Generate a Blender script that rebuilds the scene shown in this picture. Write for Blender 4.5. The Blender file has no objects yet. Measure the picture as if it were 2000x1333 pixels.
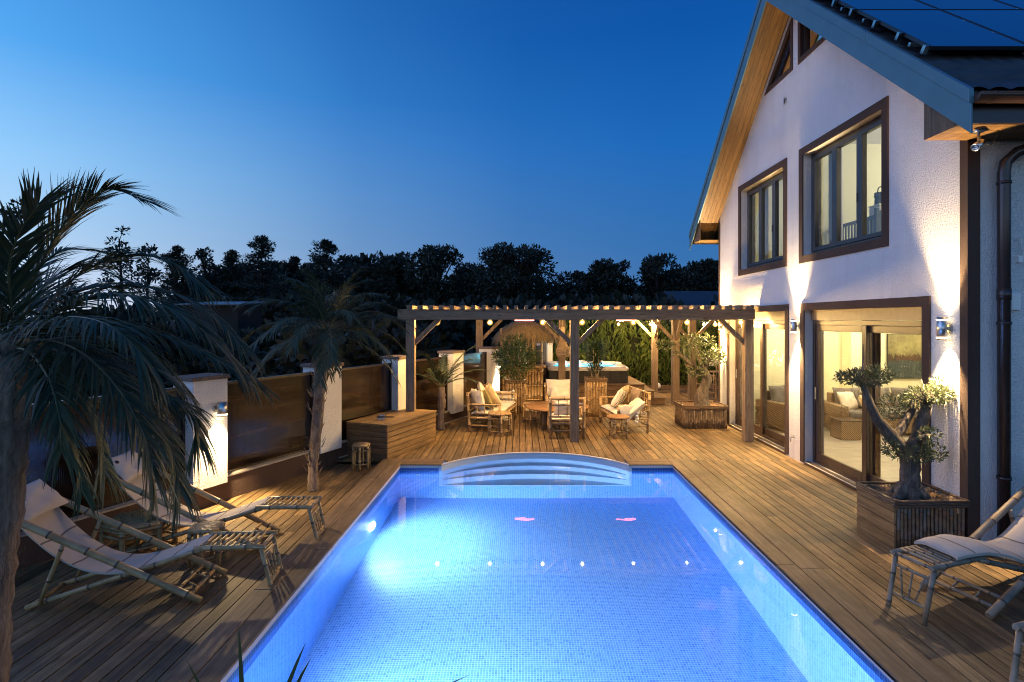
import bpy, math, random
from mathutils import Vector, Matrix
from math import sin, cos, pi, radians as R, sqrt, atan2
random.seed(7)
sc = bpy.context.scene
col = sc.collection
rnd = random.uniform
V = Vector
# ---------------------------------------------------------------- camera model
F, CX, CY, H = 1060.0, 1018.0, 625.0, 2.4      # focal (px of a 2000 px wide frame), horizon, eye height


def G(px, py, z=0.0):
    """ground point of height z seen at a pixel"""
    y = F * (H - z) / (py - CY)
    return V(((px - CX) * y / F, y, z))


def A(px, py, y):
    """point at distance y seen at a pixel"""
    return V(((px - CX) * y / F, y, H - (py - CY) * y / F))


cam_d = bpy.data.cameras.new('camera')
cam = bpy.data.objects.new('camera', cam_d)
col.objects.link(cam)
cam.location = (0, 0, H)
cam.rotation_euler = (R(90), 0, 0)
cam_d.sensor_width = 36
cam_d.lens = 36 * F / 2000
cam_d.shift_x = (1000 - CX) / 2000
cam_d.shift_y = -(666.5 - CY) / 2000
cam_d.clip_start = 0.05
cam_d.clip_end = 2000
sc.camera = cam


# ---------------------------------------------------------------- mesh builder
class MB:
    def __init__(s):
        s.v, s.f, s.m, s.s = [], [], [], []

    def face(s, pts, mi=0, sm=False):
        n = len(s.v)
        s.v += [tuple(p) for p in pts]
        s.f.append(tuple(range(n, n + len(pts))))
        s.m.append(mi)
        s.s.append(sm)

    def hexa(s, p, mi=0):
        n = len(s.v)
        s.v += [tuple(q) for q in p]
        for q in ((0, 3, 2, 1), (4, 5, 6, 7), (0, 1, 5, 4), (1, 2, 6, 5), (2, 3, 7, 6), (3, 0, 4, 7)):
            s.f.append(tuple(n + i for i in q))
            s.m.append(mi)
            s.s.append(False)

    def box(s, x0, x1, y0, y1, z0, z1, mi=0, M=None):
        p = [(x0, y0, z0), (x1, y0, z0), (x1, y1, z0), (x0, y1, z0), (x0, y0, z1), (x1, y0, z1), (x1, y1, z1), (x0, y1, z1)]
        if M is not None:
            p = [M @ V(q) for q in p]
        s.hexa(p, mi)

    def bar(s, a, b, w, h, mi=0, up=V((0, 0, 1))):
        a, b = V(a), V(b)
        d = (b - a).normalized()
        if abs(d.dot(up)) > .98:
            up = V((0, 1, 0))
        sx = d.cross(up).normalized() * (w / 2)
        u = sx.cross(d).normalized() * (h / 2)
        s.hexa([a - sx - u, a + sx - u, b + sx - u, b - sx - u, a - sx + u, a + sx + u, b + sx + u, b - sx + u], mi)

    def prism(s, poly, d, mi=0):
        """closed polygon (list of points) swept by vector d"""
        n = len(poly)
        k = len(s.v)
        d = V(d)
        s.v += [tuple(V(p)) for p in poly] + [tuple(V(p) + d) for p in poly]
        nrm = V((0, 0, 0))
        for i in range(n):
            nrm += V(poly[i]).cross(V(poly[(i + 1) % n]))
        flip = nrm.dot(d) > 0
        fs = [tuple(k + i for i in range(n)), tuple(k + n + i for i in reversed(range(n)))]
        for i in range(n):
            j = (i + 1) % n
            fs.append((k + j, k + i, k + n + i, k + n + j))
        for f in fs:
            s.f.append(tuple(reversed(f)) if flip else f)
            s.m.append(mi)
            s.s.append(False)

    def tube(s, pts, r, n=8, mi=0, cap=True, ring_m=None):
        pts = [V(p) for p in pts]
        rs = r if isinstance(r, (list, tuple)) else [r] * len(pts)
        k = len(s.v)
        up = V((0, 0, 1))
        prev = None
        for i, p in enumerate(pts):
            d = (pts[min(i + 1, len(pts) - 1)] - pts[max(i - 1, 0)])
            if d.length < 1e-9:
                d = V((0, 0, 1))
            d.normalize()
            if prev is None:
                a = d.cross(up if abs(d.z) < .9 else V((1, 0, 0))).normalized()
            else:
                a = (prev - d * prev.dot(d))
                a = a.normalized() if a.length > 1e-6 else d.orthogonal().normalized()
            prev = a
            b = d.cross(a)
            for j in range(n):
                t = 2 * pi * j / n
                s.v.append(tuple(p + (a * cos(t) + b * sin(t)) * rs[i]))
        for i in range(len(pts) - 1):
            for j in range(n):
                j2 = (j + 1) % n
                s.f.append((k + i * n + j, k + i * n + j2, k + (i + 1) * n + j2, k + (i + 1) * n + j))
                s.m.append(ring_m[i] if ring_m else mi)
                s.s.append(True)
        if cap:
            s.f.append(tuple(k + j for j in reversed(range(n))))
            e = k + (len(pts) - 1) * n
            s.f.append(tuple(e + j for j in range(n)))
            s.m += [mi, mi]
            s.s += [False, False]

    def bamboo(s, a, b, r, step=.3, n=8, mi=0, md=1):
        """bamboo cane with swollen darker nodes"""
        a, b = V(a), V(b)
        L = (b - a).length
        d = (b - a) / L
        pts, rs, ms = [a], [r], []
        t = rnd(.3, .8) * step
        while t < L - .02:
            for dt, k in ((-.008, 1.0), (-.003, 1.13), (.004, 1.13), (.010, 1.0)):
                if t + dt > .004 and t + dt < L - .004:
                    pts.append(a + d * (t + dt))
                    rs.append(r * k)
                    ms.append(mi if dt == -.008 else md)
            t += step * rnd(.85, 1.15)
        pts.append(b)
        rs.append(r * .97)
        ms.append(mi)
        s.tube(pts, rs, n, mi, True, ms)

    def lathe(s, c, prof, n=20, mi=0, M=None):
        c = V(c)
        k = len(s.v)
        for (r, z) in prof:
            for j in range(n):
                t = 2 * pi * j / n
                p = V((r * cos(t), r * sin(t), z))
                s.v.append(tuple(c + (M @ p if M is not None else p)))
        for i in range(len(prof) - 1):
            for j in range(n):
                j2 = (j + 1) % n
                s.f.append((k + i * n + j, k + i * n + j2, k + (i + 1) * n + j2, k + (i + 1) * n + j))
                s.m.append(mi)
                s.s.append(True)

    def grid(s, fn, nu, nv, mi=0, sm=True, wrap=False):
        k = len(s.v)
        for i in range(nu + 1):
            for j in range(nv + 1):
                s.v.append(tuple(fn(i / nu, j / nv)))
        for i in range(nu):
            for j in range(nv):
                a = k + i * (nv + 1) + j
                s.f.append((a, a + nv + 1, a + nv + 2, a + 1))
                s.m.append(mi)
                s.s.append(sm)

    def pillow(s, w, h, t, M, mi=0, n=12, md=None):
        """stuffed cushion in its own XZ plane, thickness along Y"""
        for sg in (1, -1):
            k = len(s.v)
            for i in range(n + 1):
                for j in range(n + 1):
                    u, v = 2 * i / n - 1, 2 * j / n - 1
                    e = max(0, (1 - u ** 4) * (1 - v ** 4)) ** .55
                    pin = 1 - .07 * (1 - abs(u * v)) * max(abs(u), abs(v)) ** 3
                    wob = .006 * sin(9 * u + 3 * v) + .006 * sin(7 * v - 4 * u)
                    p = V((u * w / 2 * pin, sg * (e * (t / 2 + wob) + .002), v * h / 2 * pin))
                    s.v.append(tuple(M @ p))
            for i in range(n):
                for j in range(n):
                    a = k + i * (n + 1) + j
                    q = (a, a + n + 1, a + n + 2, a + 1)
                    s.f.append(q if sg < 0 else q[::-1])
                    mm = mi
                    if md is not None:
                        mm = md(i / n, j / n)
                    s.m.append(mm)
                    s.s.append(True)

    def ribbon(s, pts, widths, side, mi=0):
        """thin leaf blade along pts"""
        k = len(s.v)
        for p, w in zip(pts, widths):
            s.v.append(tuple(p - side * (w / 2)))
            s.v.append(tuple(p + side * (w / 2)))
        for i in range(len(pts) - 1):
            a = k + 2 * i
            s.f.append((a, a + 1, a + 3, a + 2))
            s.m.append(mi)
            s.s.append(True)

    def build(s, name, mats, parent=None, world=True, bevel=0.0):
        me = bpy.data.meshes.new(name)
        vs = s.v
        if parent is not None and world:
            iv = wmat(parent).inverted()
            vs = [tuple(iv @ V(p)) for p in vs]
        me.from_pydata(vs, [], s.f)
        if not isinstance(mats, (list, tuple)):
            mats = [mats]
        for m in mats:
            me.materials.append(m)
        if len(mats) > 1:
            me.polygons.foreach_set('material_index', s.m)
        me.polygons.foreach_set('use_smooth', s.s)
        me.update()
        o = bpy.data.objects.new(name, me)
        col.objects.link(o)
        if parent is not None:
            o.parent = parent
        if bevel:
            b = o.modifiers.new('bevel', 'BEVEL')
            b.width = bevel
            b.segments = 2
            b.limit_method = 'ANGLE'
        return o


def build_split(mb, name, mats, parent, key, **kw):
    """one object for each value of key(face centre)"""
    gs = {}
    for i, f in enumerate(mb.f):
        c = V((0, 0, 0))
        for j in f:
            c += V(mb.v[j])
        gs.setdefault(key(c / len(f)), []).append(i)
    out = []
    for k in sorted(gs):
        q = MB()
        mp = {}
        for i in gs[k]:
            for j in mb.f[i]:
                if j not in mp:
                    mp[j] = len(q.v)
                    q.v.append(mb.v[j])
            q.f.append(tuple(mp[j] for j in mb.f[i]))
            q.m.append(mb.m[i])
            q.s.append(mb.s[i])
        out.append(q.build(name, mats, parent, **kw))
    return out


def wmat(o):
    m = Matrix.LocRotScale(o.location, o.rotation_euler, o.scale)
    return wmat(o.parent) @ m if o.parent else m


def thing(name, label, cat, loc=(0, 0, 0), rz=0.0, group=None):
    o = bpy.data.objects.new(name, None)
    o.empty_display_size = .1
    col.objects.link(o)
    o.location = loc
    o.rotation_euler = (0, 0, rz)
    return tag(o, label, cat, group)


def tag(o, label, cat, group=None, kind=None):
    if label:
        o['label'] = label
    if cat:
        o['category'] = cat
    if group:
        o['group'] = group
    if kind:
        o['kind'] = kind
    return o


def struct(o):
    o['kind'] = 'structure'
    return o


def origin(o, p):
    """move a top-level mesh's origin to p without moving the mesh"""
    p = V(p)
    o.data.transform(Matrix.Translation(-p))
    o.location = p
    return o


def dup(root, loc, rz, label=None, group=None):
    r = root.copy()
    col.objects.link(r)
    r.location = loc
    r.rotation_euler = (0, 0, rz)
    if label:
        r['label'] = label
    if group:
        r['group'] = group
    for ch in list(root.children):
        c = ch.copy()
        col.objects.link(c)
        c.parent = r
        for g in list(ch.children):
            d = g.copy()
            col.objects.link(d)
            d.parent = c
    return r


# ---------------------------------------------------------------- materials
class N:
    """small node-tree helper"""
    def __init__(s, name):
        s.mat = bpy.data.materials.new(name)
        s.mat.use_nodes = True
        s.t = s.mat.node_tree
        s.b = s.t.nodes['Principled BSDF']
        s.out = s.t.nodes['Material Output']

    def n(s, typ, **kw):
        x = s.t.nodes.new(typ)
        for k, v in kw.items():
            setattr(x, k, v)
        return x

    def l(s, a, b):
        s.t.links.new(a, b)

    def setin(s, sock, v):
        if hasattr(v, 'is_linked') or isinstance(v, bpy.types.NodeSocket):
            s.l(v, sock)
        else:
            sock.default_value = v

    def math(s, op, a, b=None, clamp=False):
        x = s.n('ShaderNodeMath', operation=op, use_clamp=clamp)
        s.setin(x.inputs[0], a)
        if b is not None:
            s.setin(x.inputs[1], b)
        return x.outputs[0]

    def coords(s, kind='Object', scale=(1, 1, 1), loc=(0, 0, 0)):
        if kind == 'World':
            src = s.n('ShaderNodeNewGeometry').outputs['Position']
        else:
            src = s.n('ShaderNodeTexCoord').outputs[kind]
        m = s.n('ShaderNodeMapping')
        m.inputs['Scale'].default_value = scale
        m.inputs['Location'].default_value = loc
        s.l(src, m.inputs['Vector'])
        return m.outputs['Vector']

    def noise(s, vec, scale, detail=4, rough=.55, dist=0.0):
        x = s.n('ShaderNodeTexNoise')
        s.l(vec, x.inputs['Vector'])
        x.inputs['Scale'].default_value = scale
        x.inputs['Detail'].default_value = detail
        x.inputs['Roughness'].default_value = rough
        x.inputs['Distortion'].default_value = dist
        return x.outputs['Fac']

    def ramp(s, fac, stops, interp='LINEAR'):
        x = s.n('ShaderNodeValToRGB')
        x.color_ramp.interpolation = interp
        e = x.color_ramp.elements
        while len(e) > 1:
            e.remove(e[-1])
        e[0].position, e[0].color = stops[0][0], (*stops[0][1], 1)
        for p, c in stops[1:]:
            k = e.new(p)
            k.color = (*c, 1)
        s.l(fac, x.inputs['Fac'])
        return x.outputs['Color']

    def mix(s, fac, a, b, typ='MIX'):
        x = s.n('ShaderNodeMix', data_type='RGBA', blend_type=typ)
        s.setin(x.inputs[0], fac)
        for sock, v in ((x.inputs[6], a), (x.inputs[7], b)):
            s.setin(sock, v if not isinstance(v, tuple) else (*v[:3], 1))
        return x.outputs[2]

    def bump(s, h, strength=.3, dist=.01):
        x = s.n('ShaderNodeBump')
        x.inputs['Strength'].default_value = strength
        x.inputs['Distance'].default_value = dist
        s.l(h, x.inputs['Height'])
        s.l(x.outputs['Normal'], s.b.inputs['Normal'])

    def island(s):
        return s.n('ShaderNodeNewGeometry').outputs['Random Per Island']

    def base(s, c):
        s.setin(s.b.inputs['Base Color'], c if not isinstance(c, tuple) else (*c, 1))

    def rough(s, v):
        s.setin(s.b.inputs['Roughness'], v)


def plain(name, c, rough=.6, metal=0.0, var=.15, scale=6, bump=0.0, bscale=80, spec=.5):
    m = N(name)
    v = m.coords('Object')
    f = m.noise(v, scale, 4)
    m.base(m.ramp(f, [(.25, tuple(x * (1 - var) for x in c)), (.75, tuple(min(1, x * (1 + var)) for x in c))]))
    m.rough(rough)
    m.b.inputs['Metallic'].default_value = metal
    m.b.inputs['Specular IOR Level'].default_value = spec
    if bump:
        m.bump(m.noise(v, bscale, 3), bump, .01)
    return m.mat


def wood(name, dark, light, axis='y', rough=.65, kind='Object', knots=True, island=.5, wear=.35, groove=0.0):
    m = N(name)
    sc_ = {'x': (1.2, 26, 26), 'y': (26, 1.2, 26), 'z': (26, 26, 1.2), 'yz': (26, 1.2, 1.2)}[axis]
    isl = m.island()
    cv = m.coords(kind, sc_)
    off = m.n('ShaderNodeVectorMath', operation='ADD')
    m.l(cv, off.inputs[0])
    comb = m.n('ShaderNodeCombineXYZ')
    for i in range(3):
        m.l(m.math('MULTIPLY', isl, 37.0 + 11 * i), comb.inputs[i])
    m.l(comb.outputs[0], off.inputs[1])
    g1 = m.noise(off.outputs[0], 1.0, 6, .6, .6)
    fine = m.n('ShaderNodeMapping')
    fine.inputs['Scale'].default_value = (5, 5, 5)
    m.l(off.outputs[0], fine.inputs['Vector'])
    g2 = m.noise(fine.outputs[0], 1.0, 3, .6, .2)
    c = m.ramp(g1, [(.28, dark), (.5, tuple((a + b) / 2 for a, b in zip(dark, light))), (.72, light)])
    c = m.mix(.6, c, m.ramp(g2, [(.3, (.35, .34, .33)), (.6, (1.08, 1.08, 1.08))]), 'MULTIPLY')
    # weather patches
    wv = m.coords(kind, (1, 1, 1))
    wz = m.noise(wv, 2.1, 7, .72)
    c = m.mix(wear, c, m.ramp(wz, [(.3, (.45, .43, .42)), (.7, (1.25, 1.2, 1.15))]), 'MULTIPLY')
    # per board tone
    c = m.mix(island, c, m.ramp(isl, [(0, (.55, .52, .5)), (.35, (.85, .84, .82)), (.7, (1.05, 1.03, 1.0)), (1, (1.35, 1.3, 1.22))]), 'MULTIPLY')
    if knots:
        kv = m.coords(kind, {'x': (2.2, 9, 9), 'y': (9, 2.2, 9), 'z': (9, 9, 2.2), 'yz': (9, 2.2, 2.2)}[axis])
        vo = m.n('ShaderNodeTexVoronoi')
        m.l(kv, vo.inputs['Vector'])
        vo.inputs['Scale'].default_value = .9
        k = m.ramp(vo.outputs['Distance'], [(.05, (.25, .2, .16)), (.13, (1, 1, 1))])
        c = m.mix(.8, c, k, 'MULTIPLY')
    m.base(c)
    m.rough(rough)
    m.b.inputs['Specular IOR Level'].default_value = .35
    m.bump(g2, .25, .004)
    return m.mat


def stucco(name, c, scale=58, strength=1.0, var=.05):
    m = N(name)
    v = m.coords('World')
    n1 = m.noise(v, scale, 3, .6)
    n2 = m.noise(v, 1.3, 5, .6)
    cc = m.ramp(n2, [(.3, tuple(x * (1 - var) for x in c)), (.7, tuple(x * (1 + var) for x in c))])
    n3 = m.noise(m.coords('World', (4, 4, .30)), 1.0, 5, .65)
    cc = m.mix(.8, cc, m.ramp(n3, [(.28, (.93, .925, .91)), (.5, (1, 1, 1))]), 'MULTIPLY')
    m.base(cc)
    m.rough(.92)
    m.b.inputs['Specular IOR Level'].default_value = .15
    m.bump(n1, strength, .032)
    return m.mat


def leafmat(name, a, b, c2=None, rough=.45, trans=.25):
    m = N(name)
    isl = m.island()
    stops = [(0, a), (.6, b), (1, c2 or b)]
    cc = m.ramp(isl, stops)
    m.base(cc)
    m.rough(rough)
    if trans:
        tr = m.n('ShaderNodeBsdfTranslucent')
        m.l(cc, tr.inputs['Color'])
        mx = m.n('ShaderNodeMixShader')
        mx.inputs[0].default_value = trans
        m.l(m.b.outputs[0], mx.inputs[1])
        m.l(tr.outputs[0], mx.inputs[2])
        m.l(mx.outputs[0], m.out.inputs['Surface'])
    return m.mat


def emit(name, c, strength):
    m = N(name)
    e = m.n('ShaderNodeEmission')
    e.inputs['Color'].default_value = (*c, 1)
    e.inputs['Strength'].default_value = strength
    m.l(e.outputs[0], m.out.inputs['Surface'])
    return m.mat


def glassmat(name, tint=(1, 1, 1), refl=1.0):
    m = N(name)
    t = m.n('ShaderNodeBsdfTransparent')
    t.inputs['Color'].default_value = (*tint, 1)
    g = m.n('ShaderNodeBsdfGlossy')
    g.inputs['Roughness'].default_value = 0.0
    fr = m.n('ShaderNodeFresnel')
    fr.inputs['IOR'].default_value = 1.55
    f = m.math('MULTIPLY', fr.outputs[0], refl, True)
    mx = m.n('ShaderNodeMixShader')
    m.l(f, mx.inputs[0])
    m.l(t.outputs[0], mx.inputs[1])
    m.l(g.outputs[0], mx.inputs[2])
    m.l(mx.outputs[0], m.out.inputs['Surface'])
    return m.mat


def tiles(name, ua, va, s, cols, grout, gw=.15, rough=.34, bias=(.62, .84)):
    """small square mosaic; ua / va: axes of the wall plane"""
    m = N(name)
    sep = m.n('ShaderNodeSeparateXYZ')
    m.l(m.coords('World', (1 / s, 1 / s, 1 / s), (.013, .017, .011)), sep.inputs[0])
    ax = {'x': sep.outputs[0], 'y': sep.outputs[1], 'z': sep.outputs[2]}
    u, v = ax[ua], ax[va]
    fu, fv = m.math('FRACT', u), m.math('FRACT', v)
    cell = m.n('ShaderNodeCombineXYZ')
    m.l(m.math('FLOOR', u), cell.inputs[0])
    m.l(m.math('FLOOR', v), cell.inputs[1])
    wn = m.n('ShaderNodeTexWhiteNoise', noise_dimensions='2D')
    m.l(cell.outputs[0], wn.inputs['Vector'])
    c = m.ramp(wn.outputs['Value'], [(0, cols[0]), (.08, cols[1]), (.48, cols[2]), (.86, cols[3])], 'CONSTANT')
    g = m.math('MAXIMUM', m.math('LESS_THAN', fu, gw), m.math('LESS_THAN', fv, gw))
    m.base(m.mix(g, c, grout))
    m.rough(rough)
    return m.mat


WHITE = stucco('white_stucco', (.82, .80, .79))
BROWN = stucco('brown_stucco', (.092, .060, .048), 140, .6, .12)
DECK = wood('deck_board', (.085, .056, .028), (.335, .228, .112), 'y', .6, 'World', island=.95, wear=.85)
DECKX = wood('deck_board_cross', (.10, .06, .034), (.25, .155, .088), 'x', .6, 'World', island=.4)
COPE = wood('coping_board', (.10, .067, .040), (.28, .19, .11), 'y', .6, 'World', island=.5, wear=.75)
PWX = wood('pergola_wood_x', (.15, .105, .072), (.33, .24, .165), 'x', .7, 'World', island=.4)
PWY = wood('pergola_wood_y', (.15, .105, .072), (.33, .24, .165), 'y', .7, 'World', island=.6)
PWZ = wood('pergola_wood_z', (.16, .112, .076), (.35, .255, .175), 'z', .7, 'World', island=.4)
CHX = wood('chest_wood_x', (.17, .10, .045), (.42, .27, .12), 'x', .55, 'Object', island=.6)
CHY = wood('chest_wood_y', (.17, .10, .045), (.42, .27, .12), 'y', .55, 'Object', island=.6)
SOFF = wood('soffit_wood', (.115, .06, .02), (.27, .15, .055), 'yz', .45, 'Object', island=.5, wear=.2)
TABLEW = wood('table_wood', (.20, .10, .04), (.42, .24, .10), 'x', .4, 'Object', island=.5)
DARKWOOD = plain('dark_wood_frame', (.060, .036, .024), .35, var=.2, scale=20)
GREYFRAME = plain('grey_brown_window_frame', (.048, .044, .046), .35, var=.1)
BAMB = plain('bamboo_cane', (.36, .235, .11), .38, var=.35, scale=9)
BAMBD = plain('bamboo_node', (.10, .062, .035), .5, var=.3)
BAMBG = plain('weathered_bamboo', (.25, .185, .12), .5, var=.4, scale=8)
CREAM = plain('cream_canvas', (.66, .60, .52), .9, var=.06, bump=.25, bscale=300)
BEIGE = plain('beige_canvas', (.47, .40, .33), .92, var=.08, bump=.3, bscale=260)
TAN = plain('tan_fabric', (.56, .43, .25), .9, var=.06, bump=.2, bscale=300)
OLIVEF = plain('olive_fabric', (.22, .18, .07), .9, var=.1)
GREYF = plain('grey_fabric', (.10, .09, .085), .9, var=.1)
BLACKF = plain('black_fabric', (.02, .02, .024), .9)
STEEL = plain('brushed_steel', (.55, .53, .50), .28, 1.0, var=.1)
DARKMETAL = plain('dark_brown_metal', (.035, .022, .02), .25, .0, var=.2)
ZINC = plain('coated_fascia_metal', (.095, .185, .225), .42, .3, var=.12, scale=3)
WHITEP = plain('white_plastic', (.78, .77, .75), .3, var=.04)
BLACKP = plain('black_plastic', (.015, .015, .017), .4)
SOIL = plain('bark_mulch', (.12, .065, .03), .9, var=.6, scale=60, bump=1.0, bscale=60)
GLASS = glassmat('window_glass', (.92, .95, .94), 1.7)
# ---------------------------------------------------------------- sky
def make_world():
    w = bpy.data.worlds.new('World')
    sc.world = w
    w.use_nodes = True
    t = w.node_tree
    bg = t.nodes['Background']

    class WN(N):
        def __init__(s):
            s.t = t
    m = WN()
    gen = m.n('ShaderNodeTexCoord').outputs['Generated']
    nz = m.n('ShaderNodeVectorMath', operation='NORMALIZE')
    m.l(gen, nz.inputs[0])
    sep = m.n('ShaderNodeSeparateXYZ')
    m.l(nz.outputs[0], sep.inputs[0])
    el = m.math('MAXIMUM', sep.outputs[2], 0.0)
    # azimuth: -1 away from the afterglow .. +1 towards it (west: left and behind the camera)
    hx = m.n('ShaderNodeVectorMath', operation='MULTIPLY')
    m.l(nz.outputs[0], hx.inputs[0])
    hx.inputs[1].default_value = (1, 1, 0)
    hn = m.n('ShaderNodeVectorMath', operation='NORMALIZE')
    m.l(hx.outputs[0], hn.inputs[0])
    dt = m.n('ShaderNodeVectorMath', operation='DOT_PRODUCT')
    m.l(hn.outputs[0], dt.inputs[0])
    g = V((-.8, -.6, 0)).normalized()
    dt.inputs[1].default_value = g
    az = m.math('MULTIPLY', m.math('ADD', dt.outputs['Value'], 1.0), .5)
    cold = m.ramp(el, SKY_COLD)
    warm = m.ramp(el, SKY_WARM)
    wt = m.ramp(az, SKY_AZ)
    c = m.mix(wt, cold, warm)
    m.l(c, bg.inputs['Color'])
    bg.inputs['Strength'].default_value = SKY_STRENGTH


SKY_STRENGTH = .80
SKY_COLD = [(0.0, (.055, .155, .35)), (.14, (.030, .140, .38)), (.30, (.011, .120, .42)), (.46, (.004, .080, .34)), (.62, (.004, .060, .27)), (1, (.006, .075, .30))]
SKY_WARM = [(0.0, (.74, .78, .92)), (.06, (.58, .70, .88)), (.12, (.42, .62, .84)), (.22, (.28, .56, .88)), (.36, (.085, .36, .80)), (.55, (.03, .22, .62)), (1, (.006, .06, .24))]
SKY_AZ = [(0.0, (0, 0, 0)), (.10, (.0, .0, .0)), (.20, (.06, .06, .06)), (.33, (.25, .25, .25)), (.46, (.62, .62, .62)), (.56, (.92, .92, .92)), (.66, (1.0, 1.0, 1.0))]
make_world()
sun_d = bpy.data.lights.new('afterglow', 'SUN')     # the last of the daylight from the west, soft and faint
sun_d.energy = .60
sun_d.angle = R(60)
sun_d.color = (.50, .50, 1.0)
sun = bpy.data.objects.new('afterglow', sun_d)
col.objects.link(sun)
sun.location = (-20, -5, 12)
sun.rotation_euler = (V((0, 0, 0)) - V((-1, -.12, .55))).to_track_quat('-Z', 'Y').to_euler()
sc.view_settings.view_transform = 'Standard'
sc.view_settings.look = 'None'
sc.view_settings.exposure = 0.55
sc.cycles.use_denoising = True
sc.cycles.filter_width = 1.05
sc.cycles.max_bounces = 8
sc.cycles.diffuse_bounces = 3
sc.cycles.glossy_bounces = 4
sc.cycles.transmission_bounces = 6
sc.cycles.transparent_max_bounces = 12
sc.cycles.caustics_reflective = False
sc.cycles.caustics_refractive = False
sc.cycles.sample_clamp_indirect = 6

# ---------------------------------------------------------------- measures of the place
PX0, PX1, PY0, PY1 = -2.0, 2.5, 2.4, 8.93           # the pool
PD = -1.42                                          # pool floor
WL = -0.095                                         # water level
LZ = -0.07                                          # the lower deck along the fence
FXW = 4.70                                          # facade plane
AX0, AX1 = -1.31, 1.77                              # the rounded step bay


def fx(y):
    return -1.904 + (y - 12.23) * .446              # fence front


def arc_y(x, sag):
    c = (AX0 + AX1) / 2
    h = (AX1 - AX0) / 2
    r = (h * h + sag * sag) / (2 * sag)
    return PY1 + sag - r + sqrt(max(0, r * r - (x - c) ** 2))


SAG = .82
# ---------------------------------------------------------------- ground
gm = N('dark_grass_soil')
gv = gm.coords('World')
gm.base(gm.ramp(gm.noise(gv, .6, 6, .7), [(.3, (.010, .016, .007)), (.7, (.028, .045, .016))]))
gm.rough(.95)
gm.bump(gm.noise(gv, 30, 4), .6, .05)
b = MB()
Z = -.22
for x0, x1, y0, y1 in ((-600, -2.6, -100, 900), (3.1, 600, -100, 900), (-2.6, 3.1, -100, 2.0), (-2.6, 3.1, 10.1, 900)):
    b.face([(x0, y0, Z), (x1, y0, Z), (x1, y1, Z), (x0, y1, Z)])
struct(b.build('ground', gm.mat))
# ---------------------------------------------------------------- wooden deck
b = MB()
pitch, gap = .128, .0125


def boards(x0, x1, y0, y1, z, cut0=None, cut1=None):
    """boards along Y between x0 and x1, split at random butt joints; cut0/cut1: y of a slanted end as a function of x"""
    n = int(math.ceil((x1 - x0) / pitch))
    for i in range(n):
        a, c = x0 + i * pitch, min(x0 + (i + 1) * pitch - gap, x1)
        if c - a < .02:
            continue
        ya, yc = (cut0(a), cut0(c)) if cut0 else (y0, y0)
        ea, ec = (cut1(a), cut1(c)) if cut1 else (y1, y1)
        if min(ea, ec) - max(ya, yc) < .05:
            continue
        y = max(ya, yc) + rnd(.4, 4.2)
        cuts = []
        while y < min(ea, ec) - .4:
            cuts.append(y)
            y += rnd(2.6, 4.2)
        sa, sc_ = ya, yc
        for k in cuts + [None]:
            na, nc = (ea, ec) if k is None else (k - .002, k - .002)
            dz = rnd(-.0012, .0012)
            b.hexa([(a, sa, z - .028), (c, sc_, z - .028), (c, nc, z - .028), (a, na, z - .028),
                    (a, sa, z + dz), (c, sc_, z + dz), (c, nc, z + dz), (a, na, z + dz)])
            if k is not None:
                sa, sc_ = k + .002, k + .002


def fence_end(x):
    return min(18.9, 12.23 + (x + 1.904) / .446 + .15)


YF = PY1 + .36                                       # far coping edge
boards(PX0 - .36 - .138 * 26, PX0 - .365, 1.2, YF - .01, LZ, None, lambda x: min(YF - .01, fence_end(x)))
boards(-4.2, AX0, YF, 18.9, 0, None, fence_end)
boards(AX0, AX1, YF, 18.9, 0, lambda x: max(arc_y(min(max(x, AX0), AX1), SAG) + .05, PY1 + .02 if AX0 + .02 < x < AX1 - .02 else YF), fence_end)
boards(AX1, 10.2, YF, 18.9, 0)
boards(PX1 + .365, 10.2, 1.2, YF, 0)
boards(PX0 - .36, PX1 + .365, 1.2, PY0 - .01, 0)
struct(b.build('deck', DECK))
# near-black sheet whose colour stands in for the shade under the boards
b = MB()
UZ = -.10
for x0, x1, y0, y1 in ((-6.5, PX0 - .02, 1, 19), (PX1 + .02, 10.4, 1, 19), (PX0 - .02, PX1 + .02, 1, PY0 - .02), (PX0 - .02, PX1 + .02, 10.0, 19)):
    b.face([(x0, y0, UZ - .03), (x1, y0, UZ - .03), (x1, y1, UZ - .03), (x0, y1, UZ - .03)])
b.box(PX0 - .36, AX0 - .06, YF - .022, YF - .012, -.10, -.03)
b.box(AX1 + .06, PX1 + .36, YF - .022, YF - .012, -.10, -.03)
struct(b.build('deck_shade_sheet', plain('under_deck_shade', (.012, .010, .009), .95)))

# ---------------------------------------------------------------- pool
LT = [(.12, .31, .82), (.19, .43, .91), (.23, .48, .94), (.16, .38, .88)]
BT = [(.006, .045, .26), (.010, .075, .38), (.014, .095, .44), (.008, .06, .32)]
GR = (.62, .78, .98)
TS = .027
T_XY = tiles('mosaic_floor', 'x', 'y', TS, LT, GR)
T_YZ = tiles('mosaic_side', 'y', 'z', TS, LT, GR)
T_XZ = tiles('mosaic_end', 'x', 'z', TS, LT, GR)
B_YZ = tiles('mosaic_band_side', 'y', 'z', TS, BT, (.14, .30, .66))
B_XZ = tiles('mosaic_band_end', 'x', 'z', TS, BT, (.14, .30, .66))
STEPM = plain('step_liner', (.62, .74, .93), .3, var=.05)
STEPE = plain('step_nosing', (.66, .78, .97), .3, var=.03)
RAIL = plain('liner_rail', (.62, .60, .66), .35, var=.04)

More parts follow.
